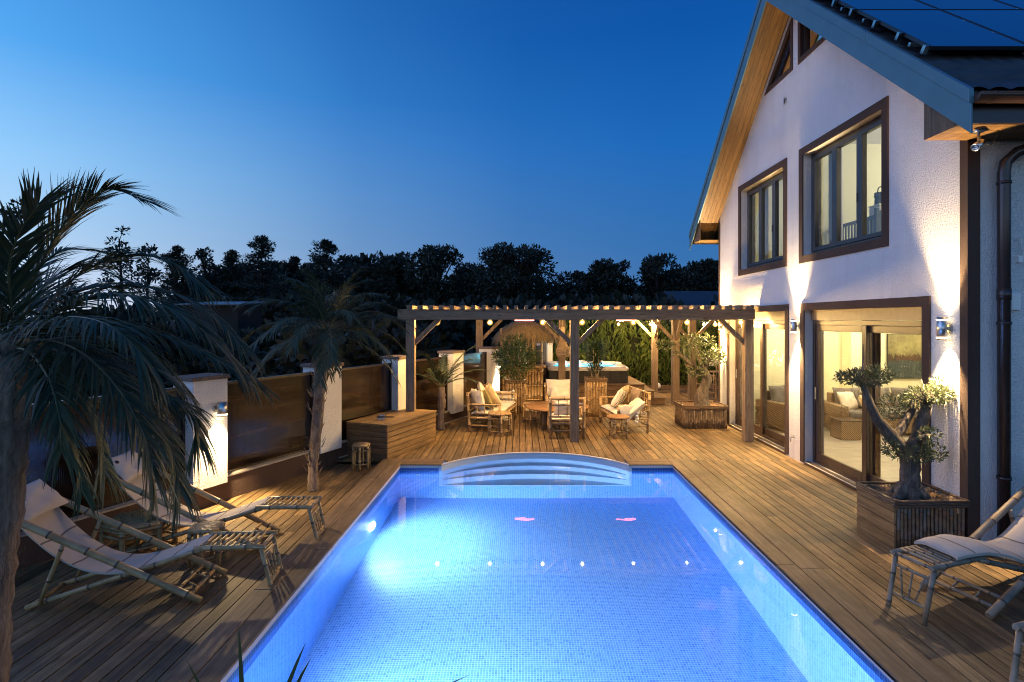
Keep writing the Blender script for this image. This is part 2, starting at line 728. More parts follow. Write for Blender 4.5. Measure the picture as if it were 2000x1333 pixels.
pool = thing('swimming_pool', 'long blue mosaic swimming pool lit under water with a rounded step bay', 'swimming pool', ((PX0 + PX1) / 2, (PY0 + PY1) / 2, 0))
b = MB()
b.face([(PX0, PY0, PD), (PX1, PY0, PD), (PX1, PY1, PD), (PX0, PY1, PD)], 0)
b.face([(PX0, PY1, PD), (PX0, PY1, -.03), (PX0, PY0, -.03), (PX0, PY0, PD)], 1)
b.face([(PX1, PY0, PD), (PX1, PY0, -.03), (PX1, PY1, -.03), (PX1, PY1, PD)], 1)
b.face([(PX1, PY0, PD), (PX0, PY0, PD), (PX0, PY0, -.03), (PX1, PY0, -.03)], 2)
b.face([(PX0, PY1, PD), (PX1, PY1, PD), (PX1, PY1, -.86), (PX0, PY1, -.86)], 2)
b.face([(PX0, PY1, -.86), (AX0, PY1, -.86), (AX0, PY1, -.03), (PX0, PY1, -.03)], 2)
b.face([(AX1, PY1, -.86), (PX1, PY1, -.86), (PX1, PY1, -.03), (AX1, PY1, -.03)], 2)
b.build('basin', [T_XY, T_YZ, T_XZ], pool)
b = MB()
e = .003
zt, zb = -.035, -.215
b.face([(PX0 + e, PY1, zb), (PX0 + e, PY1, zt), (PX0 + e, PY0, zt), (PX0 + e, PY0, zb)], 0)
b.face([(PX1 - e, PY0, zb), (PX1 - e, PY0, zt), (PX1 - e, PY1, zt), (PX1 - e, PY1, zb)], 0)
b.face([(PX0, PY1 - e, zb), (AX0 - .05, PY1 - e, zb), (AX0 - .05, PY1 - e, zt), (PX0, PY1 - e, zt)], 1)
b.face([(AX1 + .05, PY1 - e, zb), (PX1, PY1 - e, zb), (PX1, PY1 - e, zt), (AX1 + .05, PY1 - e, zt)], 1)
build_split(b, 'tile_band', [B_YZ, B_XZ], pool, lambda c: (round(c.x, 1), round(c.y, 1)))
# rail that grips the liner
b = MB()
b.box(PX0 - .006, PX0 + .012, PY0, PY1, -.035, .004)
b.box(PX1 - .012, PX1 + .006, PY0, PY1, -.035, .004)
b.box(PX0 + .012, AX0 - .03, PY1 - .012, PY1 + .006, -.035, .004)
b.box(AX1 + .03, PX1 - .012, PY1 - .012, PY1 + .006, -.035, .004)
build_split(b, 'liner_rail', RAIL, pool, lambda c: (c.x < PX0 + .0125, c.x > PX1 - .0125, c.x > 0))
# rounded steps: crescents that share their two end points
b = MB()
n = 40
xs = [AX0 + (AX1 - AX0) * i / n for i in range(n + 1)]
sags = [SAG, .60, .36, .0015]
zs_ = [-.33, -.58, -.83]
for k in range(n):
    x0, x1 = xs[k], xs[k + 1]
    o0, o1 = arc_y(x0, SAG), arc_y(x1, SAG)
    b.face([(x0, o0, .012), (x1, o1, .012), (x1, o1, zs_[0]), (x0, o0, zs_[0])], 1, True)
    for i in range(3):
        a0, a1, c0, c1 = arc_y(x0, sags[i]), arc_y(x1, sags[i]), arc_y(x0, sags[i + 1]), arc_y(x1, sags[i + 1])
        z = zs_[i]
        # tread with a pale nosing
        d0, d1 = c0 + (a0 - c0) * .24, c1 + (a1 - c1) * .24
        b.face([(x0, d0, z), (x1, d1, z), (x1, a1, z), (x0, a0, z)][::1], 0)
        b.face([(x0, c0, z), (x1, c1, z), (x1, d1, z), (x0, d0, z)], 1)
        zn = zs_[i + 1] if i < 2 else -.87
        b.face([(x0, c0, zn), (x1, c1, zn), (x1, c1, z), (x0, c0, z)], 0 if i < 2 else 1)
b.box(AX0 - .045, AX0 + .004, PY1 - .008, PY1 + .012, -.87, -.0)
b.box(AX1 - .004, AX1 + .045, PY1 - .008, PY1 + .012, -.87, -.0)
b.build('steps', [STEPM, STEPE], pool)
b = MB()
lip = []
for k in range(n):
    x0, x1 = xs[k], xs[k + 1]
    o0, o1 = arc_y(x0, SAG), arc_y(x1, SAG)
    b.hexa([(x0, o0 - .006, -.01), (x1, o1 - .006, -.01), (x1, o1 + .05, -.01), (x0, o0 + .05, -.01),
            (x0, o0 - .006, .016), (x1, o1 - .006, .016), (x1, o1 + .05, .016), (x0, o0 + .05, .016)])
b.build('step_rim', RAIL, pool)
# coping boards
b = MB()
for x0 in (PX0 - .36, PX0 - .178, PX1 - .012, PX1 + .172):
    x1 = x0 + .176
    y = PY0 - .3
    while y < YF:
        y2 = min(y + rnd(2.2, 3.6), YF)
        if YF - y2 < .5:
            y2 = YF
        b.box(x0, x1 + .012 if x0 == PX0 - .178 else x1, y, y2 - .003, LZ - .06 if x0 < PX0 - .3 else -.02, .022)
        y = y2
for (x0, x1) in ((PX0 + .012, AX0 - .006), (AX1 + .006, PX1 - .014)):
    b.box(x0, x1, PY1 - .008, PY1 + .17, -.02, .020, 1)
    b.box(x0, x1, PY1 + .176, YF - .004, -.02, .020, 1)
build_split(b, 'coping', [COPE, DECKX], pool, lambda c: (c.x < PX0 + .012, c.x > PX1 - .013, c.x > 0), bevel=.006)
LAMPC = emit('pool_lamp_glow', (.75, .88, 1.0), 60)
for y, lz, en, aim in ((7.25, -.80, 225, (1, 0, -.75)), (3.0, -.20, 950, (1, .45, -.12))):
    b = MB()
    b.lathe((PX0 + .012, y, lz - .02), [(.0, .022), (.075, .02), (.095, .012), (.11, 0)], 20, 0, Matrix.Rotation(R(90), 3, 'Y'))
    lamp = b.build('underwater_lamp', LAMPC, pool)
    l = bpy.data.lights.new('underwater_light', 'SPOT')
    l.energy = en
    l.color = (.47, .72, 1.0)
    l.spot_size = R(160)
    l.spot_blend = .9
    l.shadow_soft_size = .06
    lo = bpy.data.objects.new('underwater_light', l)
    col.objects.link(lo)
    lo.parent = pool
    lo.location = wmat(pool).inverted() @ V((PX0 + .22, y, lz))
    lo.rotation_euler = V(aim).to_track_quat('-Z', 'Y').to_euler()
b = MB()
for (x, z) in ((-1.70, -.28), (2.15, -.28)):
    b.lathe((x, PY1 - .004, z), [(.0, .012), (.03, .012), (.045, 0)], 14, 0, Matrix.Rotation(R(90), 3, 'X'))
build_split(b, 'inlet_nozzle', WHITEP, pool, lambda c: c.x > 0)
# water
wm = N('pool_water')
wm.t.nodes.remove(wm.b)
gl = wm.n('ShaderNodeBsdfGlass')
gl.inputs['IOR'].default_value = 1.333
gl.inputs['Roughness'].default_value = 0.0
gl.inputs['Color'].default_value = (.90, .96, 1, 1)
wv = wm.coords('World')
bp = wm.n('ShaderNodeBump')
bp.inputs['Strength'].default_value = .032
bp.inputs['Distance'].default_value = .03
wm.l(wm.noise(wv, 2.2, 3, .5), bp.inputs['Height'])
wm.l(bp.outputs[0], gl.inputs['Normal'])
wm.l(gl.outputs[0], wm.out.inputs['Surface'])
b = MB()
pts = [(PX0 - .02, PY0, WL), (PX1 + .02, PY0, WL), (PX1 + .02, PY1, WL), (AX1, PY1, WL)]
pts += [(x, arc_y(x, SAG) + .002, WL) for x in reversed(xs)][1:-1]
pts += [(AX0, PY1, WL), (PX0 - .02, PY1, WL)]
b.face(pts)
struct(b.build('pool_water', wm.mat))
# ---------------------------------------------------------------- house
HY0, HY1, HYR = 5.71, 12.87, 9.29


def zs(y):
    return 7.92 - .88 * abs(y - HYR)


house = thing('house', 'white stuccoed two storey house with a steep gable, brown window surrounds and a wooden soffit', 'house', (FXW + 2.5, HYR, 0))
WX = .30
OPEN = [  # y0, y1, z0, z1
    (6.34, 9.00, .05, 2.56), (9.64, 12.25, .05, 2.56), (7.05, 9.04, 3.46, 5.15), (9.70, 11.60, 3.46, 5.15)]
GZ = 6.72
GAB = [(8.02, 9.20), (9.38, 10.50)]
b = MB()
ys = sorted({HY0, HY1, HYR} | {y for o in OPEN for y in o[:2]} | {y for g in GAB for y in g})
for y0, y1 in zip(ys[:-1], ys[1:]):
    ym = (y0 + y1) / 2
    ops = sorted([(o[2], o[3]) for o in OPEN if o[0] - 1e-6 < ym < o[1] + 1e-6])
    gab = any(g[0] < ym < g[1] for g in GAB)
    z = -.12
    segs = []
    for a, c in ops:
        segs.append((z, a))
        z = c
    t0, t1 = zs(y0), zs(y1)
    if gab:
        segs.append((z, GZ))
        for s in segs:
            b.box(FXW, FXW + WX, y0, y1, s[0], s[1])
        u0, u1 = max(GZ + .002, t0 - .16), max(GZ + .002, t1 - .16)
        b.prism([(FXW, y0, u0), (FXW, y1, u1), (FXW, y1, t1), (FXW, y0, t0)], (WX, 0, 0))
    else:
        for s in segs:
            b.box(FXW, FXW + WX, y0, y1, s[0], s[1])
        b.prism([(FXW, y0, z), (FXW, y1, z), (FXW, y1, t1), (FXW, y0, t0)], (WX, 0, 0))
b.box(FXW + WX + .002, 11.0, HY0, HY0 + .25, -.12, 4.36)          # side towards the camera
b.box(FXW + WX + .002, 11.0, HY1 - .25, HY1, -.12, 4.36)
b.box(10.8, 11.0, HY0 + .252, HY1 - .252, -.12, 4.36)
b.build('wall', WHITE, house)
# plinth drip strip + corner trim of brown stucco
b = MB()
b.box(FXW - .018, FXW - .0005, HY0 - .018, HY0 + .085, -.06, 4.33)
b.box(FXW + .0005, FXW + .115, HY0 - .018, HY0 - .0005, -.06, 4.30)
b.box(FXW - .018, FXW - .0005, HY1 - .06, HY1 + .01, -.06, 4.70)
build_split(b, 'corner_trim', BROWN, house, lambda c: c.y > 8)
# interior shells
INW = plain('interior_paint', (.74, .71, .49), .9, var=.02)
INC = plain('interior_ceiling', (.82, .81, .78), .9, var=.02)
INF = wood('interior_floor', (.30, .27, .23), (.52, .49, .44), 'x', .35, 'World', knots=False, island=0)
b = MB()


def room(x0, x1, y0, y1, z0, z1, fl, wl, ce):
    b.face([(x0, y0, z0), (x1, y0, z0), (x1, y1, z0), (x0, y1, z0)], fl)
    b.face([(x0, y0, z1), (x0, y1, z1), (x1, y1, z1), (x1, y0, z1)], ce)
    b.face([(x0, y0, z0), (x0, y0, z1), (x1, y0, z1), (x1, y0, z0)], wl)
    b.face([(x0, y1, z0), (x1, y1, z0), (x1, y1, z1), (x0, y1, z1)], wl)
    b.face([(x1, y0, z0), (x1, y0, z1), (x1, y1, z1), (x1, y1, z0)], wl)


room(FXW + WX - .002, 10.6, HY0 + .30, HY1 - .30, .055, 2.66, 2, 0, 1)
room(FXW + WX - .002, 9.4, 6.62, 9.20, 2.95, 5.38, 2, 0, 1)
room(FXW + WX - .002, 9.4, 9.42, 11.95, 2.95, 5.38, 2, 0, 1)
ax0, ax1, az0, ah = FXW + WX - .002, 7.5, 6.60, (7.92 - .14 - 6.60) / .88
b.face([(ax0, HYR - ah, az0), (ax1, HYR - ah, az0), (ax1, HYR + ah, az0), (ax0, HYR + ah, az0)], 2)
b.face([(ax0, HYR - ah, az0), (ax0, HYR, 7.78), (ax1, HYR, 7.78), (ax1, HYR - ah, az0)], 1)
b.face([(ax0, HYR + ah, az0), (ax1, HYR + ah, az0), (ax1, HYR, 7.78), (ax0, HYR, 7.78)], 1)
b.face([(ax1, HYR - ah, az0), (ax1, HYR, 7.78), (ax1, HYR + ah, az0)], 0)
b.box(7.42, 7.62, 12.2, 12.568, .056, 2.659, 0)
b.build('interior', [INW, INC, INF], house)


def surround(m, y0, y1, z0, z1, w=.115, sill=True):
    p = .020
    m.box(FXW - p, FXW - .0005, y0 - w, y0 + .004, z0 - (w if sill else .02), z1 + w)
    m.box(FXW - p, FXW - .0005, y1 - .004, y1 + w, z0 - (w if sill else .02), z1 + w)
    m.box(FXW - p + .001, FXW - .0005, y0 + .004, y1 - .004, z1 - .004, z1 + w - .001)
    if sill:
        m.box(FXW - p + .001, FXW - .0005, y0 + .004, y1 - .004, z0 - w + .001, z0 + .004)


FX2 = FXW + .13                                     # frame plane


def frame(m, y0, y1, z0, z1, w, d0, d1, bottom=None):
    wb = w if bottom is None else bottom
    m.box(d0, d1, y0, y0 + w, z0, z1)
    m.box(d0, d1, y1 - w, y1, z0, z1)
    m.box(d0 + .001, d1 - .001, y0 + w, y1 - w, z1 - w, z1)
    m.box(d0 + .001, d1 - .001, y0 + w, y1 - w, z0, z0 + wb)


def pane(parent, y0, y1, z0, z1, x, name='pane'):
    m = MB()
    m.face([(x, y0, z0), (x, y0, z1), (x, y1, z1), (x, y1, z0)])
    return m.build(name, GLASS, parent)


for (y0, y1, z0, z1) in OPEN[2:]:
    m = MB()
    frame(m, y0, y1, z0, z1, .065, FX2, FX2 + .075)
    m.box(FX2 - .012, FX2 + .075, y0 + .002, y1 - .002, z0 - .001, z0 + .03)
    win = m.build('window', GREYFRAME, house, bevel=.004)
    m = MB()
    surround(m, y0, y1, z0, z1)
    m.build('surround', BROWN, win)
    w3 = (y1 - y0 - .13) / 3
    for k in range(3):
        a = y0 + .065 + k * w3
        m = MB()
        frame(m, a + .002, a + w3 - .002, z0 + .067, z1 - .067, .062, FX2 - .016, FX2 + .06)
        m.build('sash', GREYFRAME, win, bevel=.005)
        pane(win, a + .06, a + w3 - .06, z0 + .12, z1 - .12, FX2 + .02)
    m = MB()
    m.bar((FX2 - .03, y0 + .09 + w3, z0 + .62), (FX2 - .03, y0 + .09 + w3, z0 + .75), .012, .016)
    m.build('handle', GREYFRAME, win)
for k, (y0, y1) in enumerate(GAB):
    ya, yb = (y0, y1) if k == 1 else (y1, y0)        # ya near the ridge, yb low end
    za, zb_ = zs(ya) - .16, max(GZ + .05, zs(yb) - .16)

    def ins(d):
        s = 1 if yb > ya else -1
        sl = .88
        A_ = (ya + s * d, GZ + d)
        top_a = zs(ya + s * d) - .16 - d * 1.33
        yb2 = HYR + s * ((7.92 - .16 - d * 1.33 - (GZ + d)) / sl)
        return [A_, (yb2, GZ + d), (ya + s * d, top_a)]
    o_, i_ = ins(0), ins(.085)
    m = MB()
    for q in range(3):
        r = (q + 1) % 3
        m.prism([(FXW - .014, *o_[q]), (FXW - .014, *o_[r]), (FXW - .014, *i_[r]), (FXW - .014, *i_[q])], (.10, 0, 0))
    win = m.build('gable_window', BROWN, house)
    m = MB()
    i2 = ins(.12)
    for q in range(3):
        r = (q + 1) % 3
        m.prism([(FXW + .05, *i_[q]), (FXW + .05, *i_[r]), (FXW + .05, *i2[r]), (FXW + .05, *i2[q])], (.05, 0, 0))
    m.build('sash', GREYFRAME, win)
    m = MB()
    m.face([(FXW + .07, *q) for q in (i_ if yb > ya else i_[::-1])])
    m.build('pane', GLASS, win)
for k, (y0, y1, z0, z1) in enumerate(OPEN[:2]):
    m = MB()
    frame(m, y0, y1, z0, z1 - .17, .07, FX2, FX2 + .15, .05)
    door = m.build('sliding_door', DARKWOOD, house, bevel=.004)
    m = MB()
    surround(m, y0, y1, z0, z1, sill=False)
    m.build('surround', BROWN, door)
    m = MB()
    m.box(FX2 - .03, FX2 + .15, y0 + .001, y1 - .001, z1 - .168, z1 - .001)
    m.build('shutter_box', plain('shutter_box_wood', (.20, .125, .07), .4, var=.15, scale=12), door, bevel=.004)
    ym = (y0 + y1) / 2
    for (a, c, d) in ((y0 + .072, ym + .05, .045), (ym - .05, y1 - .072, .0)):
        m = MB()
        frame(m, a, c, z0 + .052, z1 - .242, .10, FX2 + .012 + d, FX2 + .055 + d, .13)
        m.build('sash', DARKWOOD, door, bevel=.005)
        pane(door, a + .09, c - .09, z0 + .17, z1 - .33, FX2 + .03 + d)
    m = MB()
    m.bar((FX2 - .02, y1 - .12, 1.10), (FX2 - .02, y1 - .12, 1.30), .018, .022)
    m.build('handle', STEEL, door, bevel=.003)
    m = MB()
    m.box(FXW - .02, FX2 + .0, y0 + .002, y1 - .002, .0, .045)
    m.box(FXW + .01, FX2 - .02, y0 + .01, y1 - .01, .045, .052)
    m.build('threshold', [DARKWOOD], door, bevel=.004)
    m = MB()
    m.box(FXW + .045, FXW + .075, y0 + .01, y1 - .01, .0525, .066)
    m.build('track', STEEL, door)
# ---- roof
RX0, RX1 = 4.19, 11.6
EY0, EY1 = 5.16, 13.42
TILE = plain('dark_roof_tile', (.030, .034, .040), .55, var=.4, scale=5)
b = MB()
TH = .30


def roof_pt(u, v, near):
    """u along X, v 0 eave .. 1 ridge"""
    ye = EY0 - .06 if near else EY1 + .06
    y = ye + (HYR - ye) * v
    return (RX0 + .05 + (RX1 - RX0) * u, y, zs(y) + TH)


rows = 16
nx = 230


def tile_fn(u, v):
    p = roof_pt(u, v, True)
    r = v * rows
    w = .030 * abs(sin(pi * (p[0]) / .20))
    return (p[0], p[1] + .0, p[2] + w + .028 * (1 - (r - math.floor(r - 1e-6))))


vv = []
for r in range(rows):
    vv += [r / rows + .0005, (r + 1) / rows - .0005]
k0 = len(b.v)
for v in vv:
    for i in range(nx + 1):
        b.v.append(tile_fn(i / nx, v))
for q in range(len(vv) - 1):
    for i in range(nx):
        a = k0 + q * (nx + 1) + i
        b.f.append((a, a + 1, a + nx + 2, a + nx + 1))
        b.m.append(0)
        b.s.append(q % 2 == 0)
yr = HYR
b.prism([(RX0 + .02, EY0, zs(EY0) + .06), (RX0 + .02, HYR, zs(HYR) + .06), (RX0 + .02, HYR, zs(HYR) + TH - .01), (RX0 + .02, EY0, zs(EY0) + TH - .01)], (RX1 - RX0 - .02, 0, 0))
b.prism([(RX0 + .02, HYR + .001, zs(HYR) + .06), (RX0 + .02, EY1, zs(EY1) + .06), (RX0 + .02, EY1 + .05, zs(EY1) + TH), (RX0 + .02, HYR + .001, zs(HYR) + TH)], (RX1 - RX0 - .02, 0, 0))
roof = b.build('roof', TILE, house)
# soffit boards under the rake, running up the slope
b = MB()
nb = 5
for near in (True, False):
    ye = EY0 if near else EY1
    for i in range(nb):
        x0 = RX0 + .03 + i * (FXW + .02 - RX0 - .03) / nb
        x1 = RX0 + .03 + (i + 1) * (FXW + .02 - RX0 - .03) / nb - .004
        L = (HYR - .0) - ye
        c0 = ye
        splits = [0, 1]
        for s0, s1 in zip(splits[:-1], splits[1:]):
            ya, yb = ye + L * s0, ye + L * s1 - (.002 if L > 0 else -.002)
            b.prism([(x0, ya, zs(ya) + .002), (x1, ya, zs(ya) + .002), (x1, ya, zs(ya) + .02), (x0, ya, zs(ya) + .02)], (0, yb - ya, zs(yb) - zs(ya)))
# level eave soffits
for (y0, y1) in ((EY0 + .03, HY0 - .001), (HY1 + .001, EY1 - .03)):
    nn = 5
    ze = zs(EY0) + .012
    for i in range(nn):
        a = y0 + (y1 - y0) * i / nn
        b.box(RX0 + .06, RX1, a, a + (y1 - y0) / nn - .004, ze - .012, ze)
build_split(b, 'soffit', SOFF, roof, lambda c: (c.y > HYR, c.z < zs(EY0) + .013))
b = MB()
for (yw, ye) in ((HY0 - .002, EY0 + .03), (HY1 + .002, EY1 - .03)):
    n_ = 5
    for i in range(n_):
        a, c = yw + (ye - yw) * i / n_, yw + (ye - yw) * (i + 1) / n_ - (.004 if ye > yw else -.004)
        ze = zs(EY0) + .0
        poly = [(RX0 + .045, a, ze), (RX0 + .045, c, ze), (RX0 + .045, c, zs(c) - .001), (RX0 + .045, a, zs(a) - .001)]
        b.prism(poly, (.018, 0, 0))
build_split(b, 'eave_end_boards', wood('eave_end_wood', (.12, .066, .034), (.25, .15, .075), 'z', .5), roof, lambda c: c.y > HYR)
# rake fascia: a broad board and a narrower cap above it
b = MB()
for near in (True, False):
    ye = EY0 - .10 if near else EY1 + .10
    yr_ = HYR - .0 if near else HYR + .0
    for (dx, a0, a1, th) in ((0, -.06, .22, .022), (-.016, .225, .36, .05)):
        za, zb_ = zs(ye), zs(yr_)
        x = RX0 + dx
        L = yr_ - ye
        ks = [0, .36, .70, 1]
        for s0, s1 in zip(ks[:-1], ks[1:]):
            ya, yb = ye + L * s0, ye + L * s1 - (.003 if L > 0 else -.003)
            b.prism([(x, ya, zs(ya) + a0), (x, yb, zs(yb) + a0), (x, yb, zs(yb) + a1), (x, ya, zs(ya) + a1)], (th, 0, 0))
build_split(b, 'rake_fascia', ZINC, roof, lambda c: c.y > HYR, bevel=.004)
b = MB()
b.box(RX0 + .024, RX1, EY0 - .02, EY0 + .028, zs(EY0) - .02, zs(EY0) + .24)
b.box(RX0 + .024, RX1, EY1 - .028, EY1 + .02, zs(EY1) - .02, zs(EY1) + .24)
build_split(b, 'eave_fascia', DARKMETAL, roof, lambda c: c.y > HYR)
# half-round gutter with a capped end, and the downpipe
b = MB()
gy, gz, gr = EY0 - .10, zs(EY0) + .21, .075
for x0, x1, r in ((RX0 + .035, RX1, gr), (RX0 + .16, RX0 + .19, gr + .006), (6.2, 6.23, gr + .006)):
    pts = [(cos(t) * r, sin(t) * r) for t in [pi + pi * i / 12 for i in range(13)]]
    inn = [(c * (r - .006) / r, s_ * (r - .006) / r) for c, s_ in pts]
    for i in range(12):
        for (p, q) in ((pts[i], pts[i + 1]), (inn[i + 1], inn[i])):
            b.face([(x0, gy + p[0], gz + p[1]), (x0, gy + q[0], gz + q[1]), (x1, gy + q[0], gz + q[1]), (x1, gy + p[0], gz + p[1])], 0, True)
    b.tube([(x0, gy - r, gz), (x1, gy - r, gz)], .008, 8)
b.prism([(RX0 + .035, gy + cos(t) * gr, gz + sin(t) * gr) for t in [pi + pi * i / 12 for i in range(13)]], (.006, 0, 0))
GUT = plain('brown_gutter_metal', (.085, .045, .032), .28, .2, var=.1)
b.build('gutter', GUT, roof)
b = MB()
dpx = 4.99
b.tube([(5.62, gy, gz - .06), (5.62, gy + .02, gz - .16), (5.45, gy + .25, 4.25), (5.09, HY0 - .14, 4.12), (5.01, HY0 - .10, 4.03), (dpx, HY0 - .10, 3.92), (dpx, HY0 - .10, .02)], .056, 14)
for z in (.75, 2.35, 3.8):
    b.tube([(dpx, HY0 - .10, z), (dpx, HY0 - .10, z + .03)], .064, 14)
    b.tube([(dpx + .05, HY0 - .10, z + .015), (dpx + .05, HY0 + .0, z + .015)], .008, 6)
b.tube([(dpx, HY0 - .10, 2.6), (dpx, HY0 - .10, 2.72)], .062, 14)
b.build('downpipe', DARKMETAL, house)
b = MB()
b.lathe((FXW - .003, 9.66, 6.30), [(.055, 0), (.062, .012), (.05, .014), (.045, -.0)], 18, 0, Matrix.Rotation(R(-90), 3, 'Y'))
b.lathe((FXW - .004, 9.66, 6.30), [(.0, .002), (.048, .002)], 18, 1, Matrix.Rotation(R(-90), 3, 'Y'))
b.build('vent_outlet', [STEEL, BLACKP], house)
b = MB()
b.box(5.13, 5.23, HY0 - .035, HY0 - .0005, 2.50, 2.68)
b.build('outdoor_sensor', WHITEP, house, bevel=.006)
b = MB()
b.box(5.205, 5.255, HY0 - .03, HY0 - .0005, 3.00, 3.07)
b.tube([(5.23, HY0 - .02, 3.07), (5.235, HY0 - .03, 3.2), (5.215, HY0 - .025, 3.28), (5.20, HY0 - .012, 3.24)], .005, 6)
b.build('cable_socket', WHITEP, house)
b = MB()
b.tube([(FXW, 9.35, .38), (FXW - .06, 9.35, .38)], .012, 8)
b.tube([(FXW - .06, 9.35, .39), (FXW - .06, 9.35, .30)], .011, 8)
b.tube([(FXW - .045, 9.31, .42), (FXW - .045, 9.39, .42)], .007, 6)
b.build('garden_tap', STEEL, house)
# solar panels on the roof
PVM = N('solar_cells')
PVM.base((.004, .026, .055))
PVM.rough(.10)
PVM.b.inputs['Coat Weight'].default_value = 1
PVM.b.inputs['Coat Roughness'].default_value = .05
PVM.b.inputs['Specular IOR Level'].default_value = .7
PVG = plain('panel_frame', (.015, .018, .025), .4)
sl = atan2(.88, 1.0)
up = V((0, cos(sl), sin(sl)))
nrm = V((0, -sin(sl), cos(sl)))
proto = None
labs = {(0, 0): 'dark blue solar panel at the lower corner of the roof beside the rake', (0, 1): 'second dark solar panel of the lower row on the roof',
        (0, 2): 'third dark solar panel of the lower row, cut by the picture edge', (1, 0): 'dark solar panel of the upper row nearest the rake',
        (1, 1): 'second dark solar panel of the upper row near the ridge', (1, 2): 'third dark solar panel of the upper row near the ridge'}
for (r_, c_), lb in labs.items():
    x = 4.34 + c_ * 1.075
    y = 5.80 + r_ * 1.70 * cos(sl)
    p0 = V((x, y, zs(y) + TH + .07)) + nrm * .06
    if proto is None:
        proto = thing('solar_panel', lb, 'solar panel', p0, 0, 'solar panels on the roof')
        Mx = Matrix((V((1, 0, 0)), up, nrm)).transposed()

        def bx(m, x0, x1, y0, y1, z0, z1):
            m.hexa([Mx @ V(q) for q in ((x0, y0, z0), (x1, y0, z0), (x1, y1, z0), (x0, y1, z0), (x0, y0, z1), (x1, y0, z1), (x1, y1, z1), (x0, y1, z1))])
        m = MB()
        for q in ((0, 1.06, 0, .014), (0, 1.06, 1.676, 1.69), (0, .014, .014, 1.676), (1.046, 1.06, .014, 1.676)):
            bx(m, q[0], q[1], q[2], q[3], 0, .036)
        m.build('panel_frame', PVG, proto, world=False)
        m = MB()
        bx(m, .014, 1.046, .014, 1.676, .004, .032)
        m.build('cell_sheet', PVM.mat, proto, world=False)
        m = MB()
        for yy in (.28, 1.36):
            bx(m, -.05, 1.06, yy, yy + .04, -.045, -.004)
        build_split(m, 'mounting_rail', STEEL, proto, lambda c: c.y > .6, world=False)
        m = MB()
        for yy in (.02, .55, 1.1):
            bx(m, -.05, -.003, yy, yy + .05, -.05, .034)
        build_split(m, 'end_clamp', STEEL, proto, lambda c: int(c.y / .27), world=False)
    else:
        dup(proto, p0, 0, lb)
# ---- security camera under the eave
sp = V((4.57, 5.42, zs(EY0) - .001))
k = thing('security_camera', 'small silver security camera on a stalk under the wooden eave', 'camera', sp)
M3 = V((-.75, -.45, -.42)).to_track_quat('Z', 'Y').to_matrix()
m = MB()
m.lathe(sp, [(0, -.012), (.05, -.012), (.055, 0)], 16)
m.tube([sp + V((0, 0, -.01)), sp + V((0, 0, -.10)), sp + V((-.01, 0, -.125))], .012, 8)
m.build('bracket', STEEL, k)
m = MB()
cc = sp + V((.055, .03, -.105))
m.lathe(cc, [(0, 0), (.034, 0), (.038, .01), (.038, .17), (.030, .17), (.028, .155), (0, .155)], 18, 0, M3)
m.build('camera_body', STEEL, k)
m = MB()
m.tube([sp + V((.06, .03, -.10)), sp + V((.14, .02, -.14)), sp + V((.18, .0, -.05)), sp + V((.19, 0, 0))], .004, 6)
m.build('cable', BLACKP, k)
GLOW = emit('lamp_glow', (1, .80, .50), 26)
WARM = (1.0, .70, .34)


def spot(parent, name, loc, d, e, size, blend=.5, colr=WARM, rad=.025):
    l = bpy.data.lights.new(name, 'SPOT')
    l.energy = e
    l.color = colr
    l.spot_size = R(size)
    l.spot_blend = blend
    l.shadow_soft_size = rad
    o = bpy.data.objects.new(name, l)
    col.objects.link(o)
    o.parent = parent
    o.location = wmat(parent).inverted() @ V(loc)
    q = V(d).to_track_quat('-Z', 'Y').to_matrix()
    o.rotation_euler = (wmat(parent).to_3x3().inverted() @ q).to_euler()
    return o


def point(parent, name, loc, e, colr=WARM, rad=.05):
    l = bpy.data.lights.new(name, 'POINT')
    l.energy = e
    l.color = colr
    l.shadow_soft_size = rad
    o = bpy.data.objects.new(name, l)
    col.objects.link(o)
    o.parent = parent
    o.location = (wmat(parent).inverted() if parent else Matrix()) @ V(loc)
    return o


